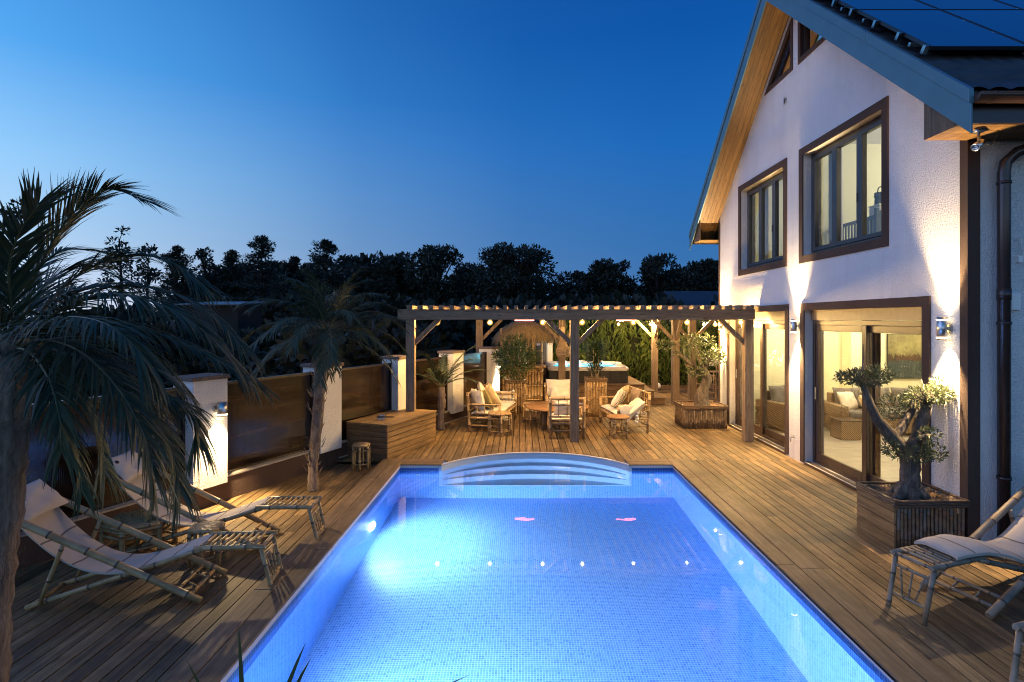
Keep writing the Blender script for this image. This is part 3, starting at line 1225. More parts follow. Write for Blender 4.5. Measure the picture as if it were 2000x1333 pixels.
def sconce(p, nrm_, label, up_=True, e=150, hh=.25, r=.048, group='wall lamps', spill=.26):
    """metal tube lamp on a wall at p with outward normal"""
    nrm_ = V(nrm_).normalized()
    t = thing('wall_lamp', label, 'wall lamp', p, 0, group)
    c = V(p) + nrm_ * (r + .035)
    m = MB()
    m.lathe(c, [(r - .006, -hh / 2 + .02), (r - .003, -hh / 2), (r, -hh / 2), (r, hh / 2), (r - .003, hh / 2), (r - .006, hh / 2 - .02)], 24)
    if not up_:
        m.lathe(c + V((0, 0, hh / 2)), [(0, 0), (r, -.001)], 24)
    m.build('lamp_tube', STEEL, t)
    m = MB()
    side = nrm_.cross(V((0, 0, 1)))
    m.bar(V(p) + nrm_ * .001, V(p) + nrm_ * .016, .085, .085)
    m.bar(V(p) + nrm_ * .016, V(p) + nrm_ * .04, .03, .03)
    m.build('bracket', STEEL, t)
    m = MB()
    if up_:
        m.lathe(c + V((0, 0, hh / 2 - .014)), [(0, .001), (r - .008, 0)], 20)
    m.lathe(c + V((0, 0, -hh / 2 + .014)), [(0, -.001), (r - .008, 0)], 20)
    m.lathe(c + V((0, 0, -hh / 2 + .030)), [(r + .001, -.012), (r + .001, -.004)], 24)
    if up_:
        m.lathe(c + V((0, 0, hh / 2 - .022)), [(r + .001, -.012), (r + .001, -.004)], 24)
    m.build('diffuser', GLOW, t)
    if up_:
        spot(t, 'uplight', c + V((0, 0, hh / 2 + .0)), nrm_ * -.10 + V((0, 0, 1)), e, 62, .75)
        spot(t, 'uplight', c + V((0, 0, hh / 2 + .0)), nrm_ * .1 + V((0, 0, 1)), e * .06, 130, 1)
    spot(t, 'downlight', c + V((0, 0, -hh / 2 - .0)), nrm_ * -.06 + V((0, 0, -1)), e, 66 if up_ else 76, .8)
    spot(t, 'downlight', c + V((0, 0, -hh / 2 - .0)), nrm_ * .85 + V((0, 0, -1)), e * spill, 118, 1)
    return t


sconce((FXW, 5.955, 2.305), (-1, 0, 0), 'steel up and down wall lamp between the near sliding door and the house corner', True, 450)
sconce((FXW, 9.19, 2.29), (-1, 0, 0), 'steel up and down wall lamp on the white pier between the two sliding doors', True, 450)
sconce((FXW, 12.55, 2.28), (-1, 0, 0), 'steel wall lamp at the far house corner, behind the pergola', True, 450)
# ---- rooms: lamps and furniture
WI = (1.0, .80, .50)
sl_labels = [(6.1, 7.4), (6.1, 9.6), (7.6, 8.6), (7.6, 11.2), (6.0, 11.6), (9.0, 11.6)]
first = None
lit = []
for k, (x, y) in enumerate(sl_labels):
    lb = 'small round ceiling spotlight glowing in the living room'
    if first is None:
        t = thing('ceiling_spotlight', lb, 'ceiling light', (x, y, 2.655), 0, 'living room ceiling spotlights')
        m = MB()
        m.lathe((0, 0, 0), [(.06, 0), (.06, -.012), (.045, -.014)], 18)
        m.build('ring', WHITEP, t, world=False)
        m = MB()
        m.lathe((0, 0, 0), [(.045, -.011), (0, -.011)], 18)
        m.build('diffuser', emit('ceiling_glow', (1, .85, .6), 40), t, world=False)
        first = t
    else:
        t = dup(first, (x, y, 2.655), 0, lb)
    lit.append((t, x, y))
for t, x, y in lit:
    point(t, 'ceiling_light', (x, y, 2.45), 60, WI, .08)
point(house, 'bedroom_light', (6.6, 7.6, 5.0), 62, (1, .90, .74), .15)
point(house, 'bedroom_light', (7.0, 10.8, 5.0), 40, (1, .92, .80), .15)
def bbox_(m, M, x0, x1, y0, y1, z0, z1, mi=0):
    m.box(x0, x1, y0, y1, z0, z1, mi, M)


WICK = N('wicker')
wv_ = WICK.coords('World', (1, 1, 1))
wa = WICK.n('ShaderNodeTexWave', wave_type='BANDS', bands_direction='Z')
WICK.l(wv_, wa.inputs['Vector'])
wa.inputs['Scale'].default_value = 22
wa.inputs['Distortion'].default_value = 1.5
wb_ = WICK.n('ShaderNodeTexWave', wave_type='BANDS', bands_direction='DIAGONAL')
WICK.l(wv_, wb_.inputs['Vector'])
wb_.inputs['Scale'].default_value = 16
hh_ = WICK.math('MULTIPLY', wa.outputs['Fac'], wb_.outputs['Fac'])
WICK.base(WICK.ramp(hh_, [(0, (.10, .06, .03)), (.35, (.34, .23, .13)), (1, (.5, .37, .22))]))
WICK.rough(.6)
WICK.bump(hh_, .8, .02)


def wicker_sofa(name, label, loc, rz, L, pil):
    t = thing(name, label, 'sofa', loc, rz)
    m = MB()
    m.box(-L / 2, L / 2, -.42, .42, .05, .34)
    for s in (-1, 1):
        m.box(s * L / 2 - (.16 if s > 0 else 0), s * L / 2 + (0 if s > 0 else .16), -.42, .42, .341, .60)
    m.box(-L / 2 + .161, L / 2 - .161, .26, .42, .341, .78)
    m.build('wicker_frame', WICK.mat, t, world=False, bevel=.025)
    m = MB()
    nn = max(1, round((L - .32) / .75))
    w = (L - .34) / nn
    for i in range(nn):
        m.box(-L / 2 + .17 + i * w, -L / 2 + .165 + (i + 1) * w, -.42, .25, .345, .49)
    m.build('seat_cushion', GREYF, t, world=False, bevel=.04)
    m = MB()
    for i in range(nn):
        M = Matrix.Translation((-L / 2 + .17 + (i + .5) * w, .17, .68)) @ Matrix.Rotation(R(-14), 4, 'X')
        m.pillow(w * .96, .46, .17, M)
    m.build('back_cushion', GREYF, t, world=False)
    return t


wicker_sofa('wicker_sofa', 'long wicker sofa with dark cushions against the living room wall', (7.55, 11.35, .056), 0, 2.2, 1)
wicker_sofa('wicker_armchair', 'wicker armchair with a dark cushion seen through the near sliding door', (8.15, 9.55, .056), R(-90), 1.1, 1)
wicker_sofa('wicker_armchair', 'wicker armchair with a dark cushion behind the far sliding door', (5.75, 11.75, .056), R(20), .95, 1)
for (lb, x, y, z, a, mt) in (('cream throw pillow leaning on the sofa arm indoors', 6.85, 11.38, .70, 25, CREAM), ('tan throw pillow lying low on the indoor sofa', 7.15, 11.22, .66, 45, TAN), ('pale cushion on the wicker armchair indoors', 8.22, 9.5, .72, 70, TAN)):
    m = MB()
    m.pillow(.46, .42, .15, Matrix.Translation((x, y, z)) @ Matrix.Rotation(R(a), 4, 'Z') @ Matrix.Rotation(R(-25), 4, 'X'), 0)
    tag(origin(m.build('throw_pillow', mt), (x, y, z - .2)), lb, 'pillow', 'indoor throw pillows')
# small wicker side table with an amber bottle
t = thing('side_table', 'small square wicker side table on the living room floor', 'table', (6.42, 10.75, .056))
m = MB()
m.box(-.2, .2, -.2, .2, .0, .36)
m.build('wicker_body', WICK.mat, t, world=False, bevel=.02)
m = MB()
m.box(-.21, .21, -.21, .21, .361, .38)
m.build('table_top', DARKWOOD, t, world=False, bevel=.006)
m = MB()
m.lathe((6.78, 10.55, .056), [(0, 0), (.042, .005), (.045, .13), (.02, .19), (.014, .27), (.017, .28), (0, .281)], 16)
tag(origin(m.build('bottle', plain('amber_glass', (.42, .17, .03), .1)), (6.78, 10.55, .056)), 'amber bottle standing on the living room floor', 'bottle')
# painting (an anonymous dusky waterside townscape)
PTM = N('townscape_paint')
pv = PTM.coords('Object')
sp_ = PTM.n('ShaderNodeSeparateXYZ')
PTM.l(pv, sp_.inputs[0])
bandn = PTM.noise(PTM.coords('Object', (14, 1, 2.2)), 1, 5, .7)
wash = PTM.noise(PTM.coords('Object', (3, 1, 3)), 1, 6, .7)
sky_ = PTM.ramp(wash, [(.3, (.05, .042, .016)), (.55, (.20, .175, .075)), (.75, (.30, .27, .14))])
town = PTM.ramp(bandn, [(.35, (.02, .018, .014)), (.52, (.07, .03, .018)), (.6, (.02, .02, .018)), (.75, (.14, .12, .07))])
wat = PTM.ramp(PTM.noise(PTM.coords('Object', (16, 1, 1.4)), 1, 4, .7), [(.3, (.02, .025, .025)), (.55, (.03, .045, .048)), (.72, (.10, .10, .075))])
edge = PTM.math('ADD', sp_.outputs[2], PTM.math('MULTIPLY', PTM.math('SUBTRACT', bandn, .5), .55))
c_ = PTM.mix(PTM.math('GREATER_THAN', edge, .52), town, sky_)
c_ = PTM.mix(PTM.math('LESS_THAN', PTM.math('ADD', sp_.outputs[2], PTM.math('MULTIPLY', PTM.math('SUBTRACT', wash, .5), .2)), .40), c_, wat)
PTM.base(c_)
PTM.rough(.5)
t = thing('painting', 'dusky ochre and brown painting of a waterside town on the living room wall', 'painting', (8.97, 12.56, 1.06))
m = MB()
m.box(-.5, .5, -.035, -.001, 0, 1.0)
m.build('canvas', PTM.mat, t, world=False)
m = MB()
for (x0, x1, z0, z1) in ((-.515, .515, -.015, -.001), (-.515, .515, 1.001, 1.015), (-.515, -.501, -.001, 1.001), (.501, .515, -.001, 1.001)):
    m.box(x0, x1, -.038, -.001, z0, z1)
m.build('edge_frame', BLACKP, t, world=False)
# dark curtain inside the near door
t = thing('curtain', 'dark brown pleated curtain hanging inside the near sliding door', 'curtain', (5.09, 7.89, .06))
CUR = plain('brown_curtain', (.055, .032, .02), .8)
m = MB()
m.grid(lambda u, v: (.03 * sin(u * 2 * pi * 5) * (.7 + .3 * v), -.19 + .38 * u, 2.44 * v), 60, 6)
m.build('fabric', CUR, t, world=False)
m = MB()
m.tube([(0, -.35, 2.46), (0, .35, 2.46)], .012, 8)
m.build('curtain_rod', DARKMETAL, t, world=False)
for (y, lb) in ((8.84, 'cream curtain hanging at the far side of the near bedroom window'), (11.42, 'tan curtain hanging at the far side of the far bedroom window')):
    t = thing('curtain', lb, 'curtain', (5.12, y, 3.1))
    m = MB()
    m.grid(lambda u, v: (.03 * sin(u * 2 * pi * 4), -.17 + .34 * u, 2.1 * v), 50, 4)
    m.build('fabric', CREAM if y < 10 else TAN, t, world=False)
    m = MB()
    m.tube([(0, -.3, 2.12), (0, .3, 2.12)], .012, 8)
    m.build('curtain_rod', DARKMETAL, t, world=False)
# cot and hanging lantern in the bedroom
t = thing('baby_cot', 'dark slatted baby cot standing behind the near bedroom window', 'cot', (5.55, 8.62, 2.951))
COT = plain('cot_paint', (.05, .07, .10), .5)
m = MB()
for x in (-.30, .30):
    m.bar((x, -.62, .98), (x, .62, .98), .03, .05)
    m.bar((x, -.62, .30), (x, .62, .30), .03, .05)
    for i in range(15):
        y = -.56 + i * .08
        m.bar((x, y, .30), (x, y, .98), .014, .03)
build_split(m, 'side_rail', COT, t, lambda c: c.x > 0, world=False)
m = MB()
for y in (-.62, .62):
    m.box(-.32, .32, y - .015, y + .015, .3, 1.06)
    for x in (-.31, .31):
        m.box(x - .025, x + .025, y - .025, y + .025, 0, 1.1)
build_split(m, 'end_panel', COT, t, lambda c: c.y > 0, world=False, bevel=.008)
m = MB()
m.box(-.28, .28, -.58, .58, .36, .46)
m.build('mattress', CREAM, t, world=False, bevel=.02)
t = thing('lantern', 'small dark lantern with a ring handle standing on the narrow bedroom cabinet', 'lantern', (5.42, 8.20, 4.135))
m = MB()
m.tube([(0, .055 * cos(a), .20 + .075 * sin(a)) for a in [pi * i / 12 for i in range(13)]] , .008, 6)
m.build('ring_handle', DARKMETAL, t, world=False)
m = MB()
m.lathe((0, 0, 0), [(0, .20), (.075, .185), (.08, .12), (.07, .11), (.075, .0), (0, .0)], 16)
m.build('lantern_body', DARKMETAL, t, world=False)
t = thing('cabinet', 'narrow pale cabinet behind the near bedroom window', 'cabinet', (5.42, 8.20, 2.951))
m = MB()
m.box(-.09, .09, -.12, .12, 0, 1.16)
m.build('cabinet_body', CREAM, t, world=False, bevel=.01)
m = MB()
m.box(-.095, .095, -.125, .125, 1.161, 1.182)
m.build('cabinet_top', INW, t, world=False)

# ---------------------------------------------------------------- fence along the left
fa = atan2(1.0, .446)                                # heading of the fence line
fdir = V((.446, 1, 0)).normalized()
fnrm = V((fdir.y, -fdir.x, 0))                       # towards the deck
FO = V((fx(4.0), 4.0, 0))


def FP(y, off=0.0, z=0.0):
    """a point on the fence front line at depth y, off metres towards the deck"""
    p = V((fx(y), y, 0)) + fnrm * off
    return V((p.x, p.y, z))


fence = thing('boundary_fence', 'garden fence of white pillars and glossy brown panels on a low brown wall', 'fence', FP(11, 0, 0))
PANEL = N('brown_polycarbonate')
pz = PANEL.coords('World')
pw = PANEL.noise(PANEL.coords('World', (.5, .5, 7)), 1.4, 4, .6)
PANEL.base(PANEL.ramp(pw, [(.3, (.006, .0035, .0022)), (.52, (.014, .0075, .004)), (.66, (.040, .022, .011)), (.78, (.012, .007, .004))]))
rib = PANEL.n('ShaderNodeTexWave', wave_type='BANDS', bands_direction='X')
PANEL.l(PANEL.coords('World', (fdir.x, fdir.y, 0)), rib.inputs['Vector'])
rib.inputs['Scale'].default_value = 1.0
PANEL.rough(.12)
PANEL.b.inputs['Coat Weight'].default_value = .4
PANEL.b.inputs['Coat IOR'].default_value = 1.6
PANEL.b.inputs['Coat Roughness'].default_value = .09
PANEL.b.inputs['Specular IOR Level'].default_value = .4
sx_ = PANEL.n('ShaderNodeVectorMath', operation='DOT_PRODUCT')
PANEL.l(pz, sx_.inputs[0])
sx_.inputs[1].default_value = fdir
PANEL.bump(PANEL.math('SINE', PANEL.math('MULTIPLY', sx_.outputs['Value'], 330.0)), .12, .003)


def fbar(m, y0, y1, o0, o1, z0, z1, mi=0):
    p = [FP(y0, o0), FP(y0, o1), FP(y1, o1), FP(y1, o0)]
    # constant-offset slab between two depths, ends square to the fence
    a, c = FP(y0), FP(y1)
    q = [a + fnrm * o0, a + fnrm * o1, c + fnrm * o1, c + fnrm * o0]
    m.hexa([V((t.x, t.y, z0)) for t in q] + [V((t.x, t.y, z1)) for t in q], mi)


m = MB()
fbar(m, 3.2, 19.2, -.24, 0, -.2, .245)
m.build('base_wall', BROWN, fence)
m = MB()
fbar(m, 3.2, 19.2, -.26, .015, .246, .268)
fbar(m, 9.4, 19.2, .001, .02, .0, .02)
m.build('sill', plain('sill_metal', (.34, .30, .27), .5), fence)
pys = [4.80, 6.95, 8.94, 10.82, 12.74, 14.55, 16.4, 18.3]
CAPM = stucco('cap_stone', (.16, .12, .10), 60, .6, .2)
for y in pys:
    m = MB()
    fbar(m, y, y + .44, -.30, .09, .20 if y > 9 else .20, 1.61)
    pil = m.build('pillar', WHITE, fence)
    m = MB()
    fbar(m, y - .03, y + .47, -.33, .12, 1.611, 1.665)
    m.build('cap', CAPM, pil, bevel=.008)
for a, c in zip(pys[:-1], pys[1:]):
    m = MB()
    fbar(m, a + .47, c - .03, -.10, -.085, .269, 1.50)
    pn = m.build('panel', PANEL.mat, fence)
    m = MB()
    fbar(m, a + .442, c - .002, -.125, -.06, 1.501, 1.54)
    fbar(m, a + .442, a + .469, -.125, -.06, .269, 1.50)
    fbar(m, c - .029, c - .002, -.125, -.06, .269, 1.50)
    m.build('panel_rail', DARKMETAL, pn)
for (y, lb) in ((7.25, 'half-round steel downlight on the fence pillar beside the far lounger'), (14.83, 'steel downlight on the fence pillar behind the striped cushions')):
    sconce(FP(y, .09, 1.22 if y < 10 else 1.20), fnrm, lb, False, 250 if y < 10 else 420, .19, .062, spill=.7)
    # the lamp tube has a closed top

# ---------------------------------------------------------------- pergola
perg = thing('pergola', 'timber pergola with braced square posts and a row of slender rafters across its beams', 'pergola', (1.1, 12.5, 0))
PF, PB = 10.73, 15.35
ps = .17


def post(x, y, z0=0.0, z1=2.4, s=ps):
    m = MB()
    m.box(x - s / 2, x + s / 2, y - s / 2, y + s / 2, z0, z1 - .001)
    return m.build('post', PWZ, perg, bevel=.006)


for x in (-2.18, 1.05, 4.48):
    post(x, PF)
for (x, y, z0) in ((-1.18, PB, 0), (1.15, PB, .0), (4.36, PB, 0), (4.36, 17.75, 0), (5.0, 15.9, 0), (.72, 17.6, 0)):
    post(x, y, z0, 2.4, .19 if y > 15 else ps)
m = MB()
m.box(-2.42, 4.58, PF - .11, PF - .03, 2.4, 2.605)
m.build('beam', PWX, perg, bevel=.005)
m = MB()
m.box(-2.42, 4.58, PF + .03, PF + .10, 2.4, 2.60)
m.build('beam', PWX, perg, bevel=.005)
m = MB()
m.box(-2.1, 5.4, PB - .04, PB + .04, 2.401, 2.60)
m.build('beam', PWX, perg, bevel=.005)
m = MB()
m.box(4.32, 4.40, PF + .101, 17.85, 2.401, 2.60)
m.build('beam', PWY, perg, bevel=.005)
n_r = 33
for i in range(n_r):
    x = -2.20 + i * (4.50 + 2.20) / (n_r - 1)
    m = MB()
    y1_ = 15.55 + rnd(-.02, .02)
    m.box(x - .032, x + .032, PF - .16, y1_, 2.606, 2.685)
    m.build('rafter', PWY, perg)
for (x, s) in ((-2.18, 1), (1.05, -1), (1.05, 1), (4.48, -1)):
    m = MB()
    m.bar((x + s * .06, PF - .0, 1.93), (x + s * .56, PF - .0, 2.42), .09, .075, 0, V((0, 1, 0)))
    m.build('brace', PWZ, perg, bevel=.004)
for (x, y, s) in ((-1.18, PB, 1), (1.15, PB, -1), (1.15, PB, 1), (4.36, PB, -1), (5.0, 15.9, -1), (5.0, 15.9, 1), (4.36, 17.75, -1)):
    m = MB()
    m.bar((x + s * .08, y, 1.85), (x + s * .62, y, 2.41), .09, .08, 0, V((0, 1, 0)))
    m.build('brace', PWZ, perg, bevel=.004)
for (x, y) in ((4.36, PB), (4.36, 17.75)):
    m = MB()
    m.bar((x, y - .08, 1.85), (x, y - .62, 2.41), .09, .08, 0, V((1, 0, 0)))
    m.build('brace', PWZ, perg, bevel=.004)
# string lights
BULB = emit('bulb_glow', (1.0, .65, .24), 7600)


BULB2 = emit('bulb_glow_bright', (1.0, .66, .25), 12500)
SHELL = N('amber_bulb_halo')  # bulb shell with added amber emission that imitates the glare halo
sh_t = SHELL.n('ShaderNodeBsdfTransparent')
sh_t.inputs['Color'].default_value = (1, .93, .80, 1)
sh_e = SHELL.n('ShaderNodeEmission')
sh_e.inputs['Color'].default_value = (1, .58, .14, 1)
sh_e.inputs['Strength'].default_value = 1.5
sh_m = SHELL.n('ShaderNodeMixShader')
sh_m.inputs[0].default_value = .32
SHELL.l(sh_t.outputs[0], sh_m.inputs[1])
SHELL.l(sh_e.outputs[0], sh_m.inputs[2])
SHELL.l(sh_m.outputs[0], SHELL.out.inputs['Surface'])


def string(label, pts, drop=.10, bm_=None):
    t = thing('string_light', label, 'string light', pts[0], 0, 'string lights')
    m = MB()
    cp = []
    for i, p in enumerate(pts):
        cp.append(V(p) + V((0, 0, drop)))
        if i < len(pts) - 1:
            q = (V(p) + V(pts[i + 1])) / 2
            cp.append(q + V((0, 0, drop - .035)))
    m.tube(cp, .006, 6)
    m.build('cable', BLACKP, t)
    for p in pts:
        m = MB()
        c = V(p)
        m.tube([c + V((0, 0, drop)), c + V((0, 0, drop - .05))], .017, 8)
        so = m.build('bulb_socket', BLACKP, t)
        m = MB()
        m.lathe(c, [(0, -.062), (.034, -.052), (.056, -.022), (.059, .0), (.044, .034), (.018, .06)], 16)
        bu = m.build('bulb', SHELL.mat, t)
        m = MB()
        m.lathe(c, [(0, -.022), (.016, -.015), (.022, 0), (.016, .015), (0, .022)], 8)
        m.build('filament', bm_ or BULB, bu)
    return t


string('row of glowing round bulbs just behind the front beam of the pergola', [A(px, 630, 10.98) for px in (854, 957, 1060, 1137, 1237, 1342, 1447)])
string('short row of glowing bulbs along the back right of the pergola', [A(px, 634, y) for px, y in ((1208, 17.4), (1270, 17.5), (1375, 15.9), (1397, 12.6))], .10, BULB2)
# infrared heaters
HEAT = emit('heater_glow', (1.0, .16, .10), 9)
for (x, lb) in ((.08, 'red glowing infrared heater bar under the middle of the pergola'), (2.62, 'red glowing infrared heater bar nearer the house under the pergola')):
    t = thing('patio_heater', lb, 'heater', (x, 13.6, 2.37), 0, 'infrared heaters')
    m = MB()
    m.box(-.42, .42, -.06, .06, .06, .14)
    m.box(-.62, .62, -.05, .05, .10, .22)
    m.build('housing', DARKMETAL, t, world=False, bevel=.01)
    m = MB()
    m.tube([(-.24, -.035, .03), (.24, -.035, .03)], .030, 10)
    m.build('heating_bar', HEAT, t, world=False)
    m = MB()
    m.tube([(-.27, -.035, .03), (-.27, 0, .08)], .012, 6)
    m.tube([(.27, -.035, .03), (.27, 0, .08)], .012, 6)
    build_split(m, 'bar_holder', STEEL, t, lambda c: c.x > 0, world=False)

# ---------------------------------------------------------------- dais, hot tub, bar
dais = thing('tub_deck', 'raised timber deck with steps at its side under the hot tub', 'steps', (2.2, 16.5, 0))
for (x0, x1, z0, z1, nm) in ((.78, 3.50, .39, .57, 'platform'), (.74, 3.78, .20, .385, 'step'), (.70, 4.08, .01, .195, 'step')):
    m = MB()
    m.box(x0, x1, 15.45 - (.57 - z1) * .1, 17.7, z0, z1 - .031)
    st = m.build(nm, DECKX, dais)
    m = MB()
    for i in range(16):
        ya = 15.40 - (.57 - z1) * .1 + i * .145
        m.box(x0 - .02, x1 + .03, ya, ya + .138, z1 - .03, z1)
    m.build('tread_boards', DECKX, st, bevel=.003)
tub = thing('hot_tub', 'square hot tub with a dark cabinet, pale rim and glowing turquoise water', 'hot tub', (1.95, 16.75, .57))
TUBC = wood('tub_cabinet', (.012, .011, .012), (.035, .03, .028), 'x', .5, 'Object', knots=False)
TUBS = plain('tub_shell', (.62, .57, .50), .25, var=.12, scale=14)
m = MB()
for i in range(9):
    x = -1.14 + i * .2535
    m.box(x, x + .2475, -1.05, -1.02, .0, .36)
m.box(-1.14, 1.14, -1.02, 1.05, 0, .36)
m.build('cabinet', TUBC, tub, world=False)
m = MB()


def rr(hx, hy, r, z, n=6):
    o = []
    for (sx, sy, a0) in ((1, 1, 0), (-1, 1, 90), (-1, -1, 180), (1, -1, 270)):
        for i in range(n + 1):
            a = R(a0 + 90 * i / n)
            o.append((sx * (hx - r) + r * cos(a), sy * (hy - r) + r * sin(a), z))
    return o


loops = [rr(1.17, 1.08, .16, .355), rr(1.19, 1.10, .17, .40), rr(1.17, 1.08, .17, .455), rr(1.10, 1.01, .2, .475), rr(1.00, .91, .26, .465), rr(.93, .84, .3, .40), rr(.80, .72, .3, .02)]
k_ = len(loops[0])
for lp in loops:
    m.v += lp
for i in range(len(loops) - 1):
    for j in range(k_):
        j2 = (j + 1) % k_
        m.f.append((i * k_ + j, i * k_ + j2, (i + 1) * k_ + j2, (i + 1) * k_ + j))
        m.m.append(0)
        m.s.append(True)
for (x, y) in ((-.6, .95), (0, .97), (.6, .95), (-1.05, -.3), (1.05, .3)):
    m.lathe((x, y, .47), [(.16, 0), (.12, .03), (0, .045)], 14)
m.build('shell', TUBS, tub, world=False)
TW = emit('tub_water_glow', (.10, .62, .78), 1.5)
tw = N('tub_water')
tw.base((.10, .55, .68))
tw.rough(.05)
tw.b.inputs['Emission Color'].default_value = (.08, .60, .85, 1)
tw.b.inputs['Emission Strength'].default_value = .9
m = MB()
m.face(rr(.94, .85, .3, .415))
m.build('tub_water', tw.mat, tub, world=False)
m = MB()
for (x, y) in ((.62, .35), (-.1, .5), (-.55, .4)):
    m.lathe((x, y, .416), [(.09, 0), (.05, .05), (.0, .12)], 10)
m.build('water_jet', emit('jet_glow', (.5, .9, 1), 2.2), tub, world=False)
point(tub, 'tub_light', (1.95, 16.75, 1.25), 14, (.25, .8, 1), .2)
# bar with a thatched roof
bar = thing('tiki_bar', 'bamboo bar counter under a shaggy thatched roof', 'bar', (.1, 16.1, 0))
m = MB()
for i in range(14):
    x = -.52 + i * .085
    m.bamboo((x, 15.55, .0), (x, 15.55, 1.02), .041, .33, 8)
for i in range(7):
    y = 15.65 + i * .085
    m.bamboo((.60, y, .0), (.60, y, 1.02), .041, .33, 8)
m.build('counter_front', [BAMB, BAMBD], bar)
m = MB()
for z in (.12, .52, .92):
    m.bamboo((-.56, 15.50, z), (.63, 15.50, z), .018, .4, 6)
m.build('counter_rail', [BAMB, BAMBD], bar)
m = MB()
for i in range(6):
    m.bamboo((-.62, 15.45 + i * .075, 1.06), (.70, 15.45 + i * .075, 1.06), .036, .35, 8)
m.build('counter_top', [BAMB, BAMBD], bar)
for (x, y) in ((-.58, 15.60), (.20, 15.62), (.34, 15.62), (.62, 16.6), (-.58, 16.6)):
    m = MB()
    m.bamboo((x, y, 0), (x, y, 2.15), .034, .36, 8)
    m.build('bamboo_post', [BAMB, BAMBD], bar)
for (z, y) in ((1.45, 16.2), (1.83, 16.2)):
    m = MB()
    m.box(-.15, .62, y - .12, y + .12, z, z + .03)
    m.build('shelf', BAMB, bar, bevel=.004)
m = MB()
for i in range(7):
    x = -.58 + i * .2
    m.bamboo((x, 16.62, .0), (x, 16.62, 2.1), .03, .33, 6)
m.build('back_wall', [BAMB, BAMBD], bar)
THA = leafmat('dry_thatch', (.20, .13, .055), (.42, .29, .13), (.30, .20, .09), .9, .1)
m = MB()
rx0, rx1, ry0, ry1 = -.72, .92, 15.25, 16.95
for k in range(2600):
    s = random.random()
    # rounded skirt all round: start on a low dome, hang outwards and down
    a = rnd(0, 2 * pi)
    ex = (rx1 - rx0) / 2
    ey = (ry1 - ry0) / 2
    q = sqrt(random.random())
    c = V(((rx0 + rx1) / 2, (ry0 + ry1) / 2, 0))
    p = V((cos(a) * ex * q, sin(a) * ey * q, 2.36 - .36 * q ** 2.2 + rnd(-.02, .02)))
    o = V((cos(a), sin(a), 0))
    L = rnd(.22, .42)
    side = V((-sin(a), cos(a), rnd(-.2, .2))).normalized()
    drop = .25 + .75 * q
    pts = [c + p, c + p + o * (.16 * (1 - .4 * q)) + V((0, 0, -.10 * drop)), c + p + o * .2 + V((rnd(-.03, .03), rnd(-.03, .03), -L * drop))]
    m.ribbon(pts, [.022, .018, .006], side)
m.build('thatched_roof', THA, bar)
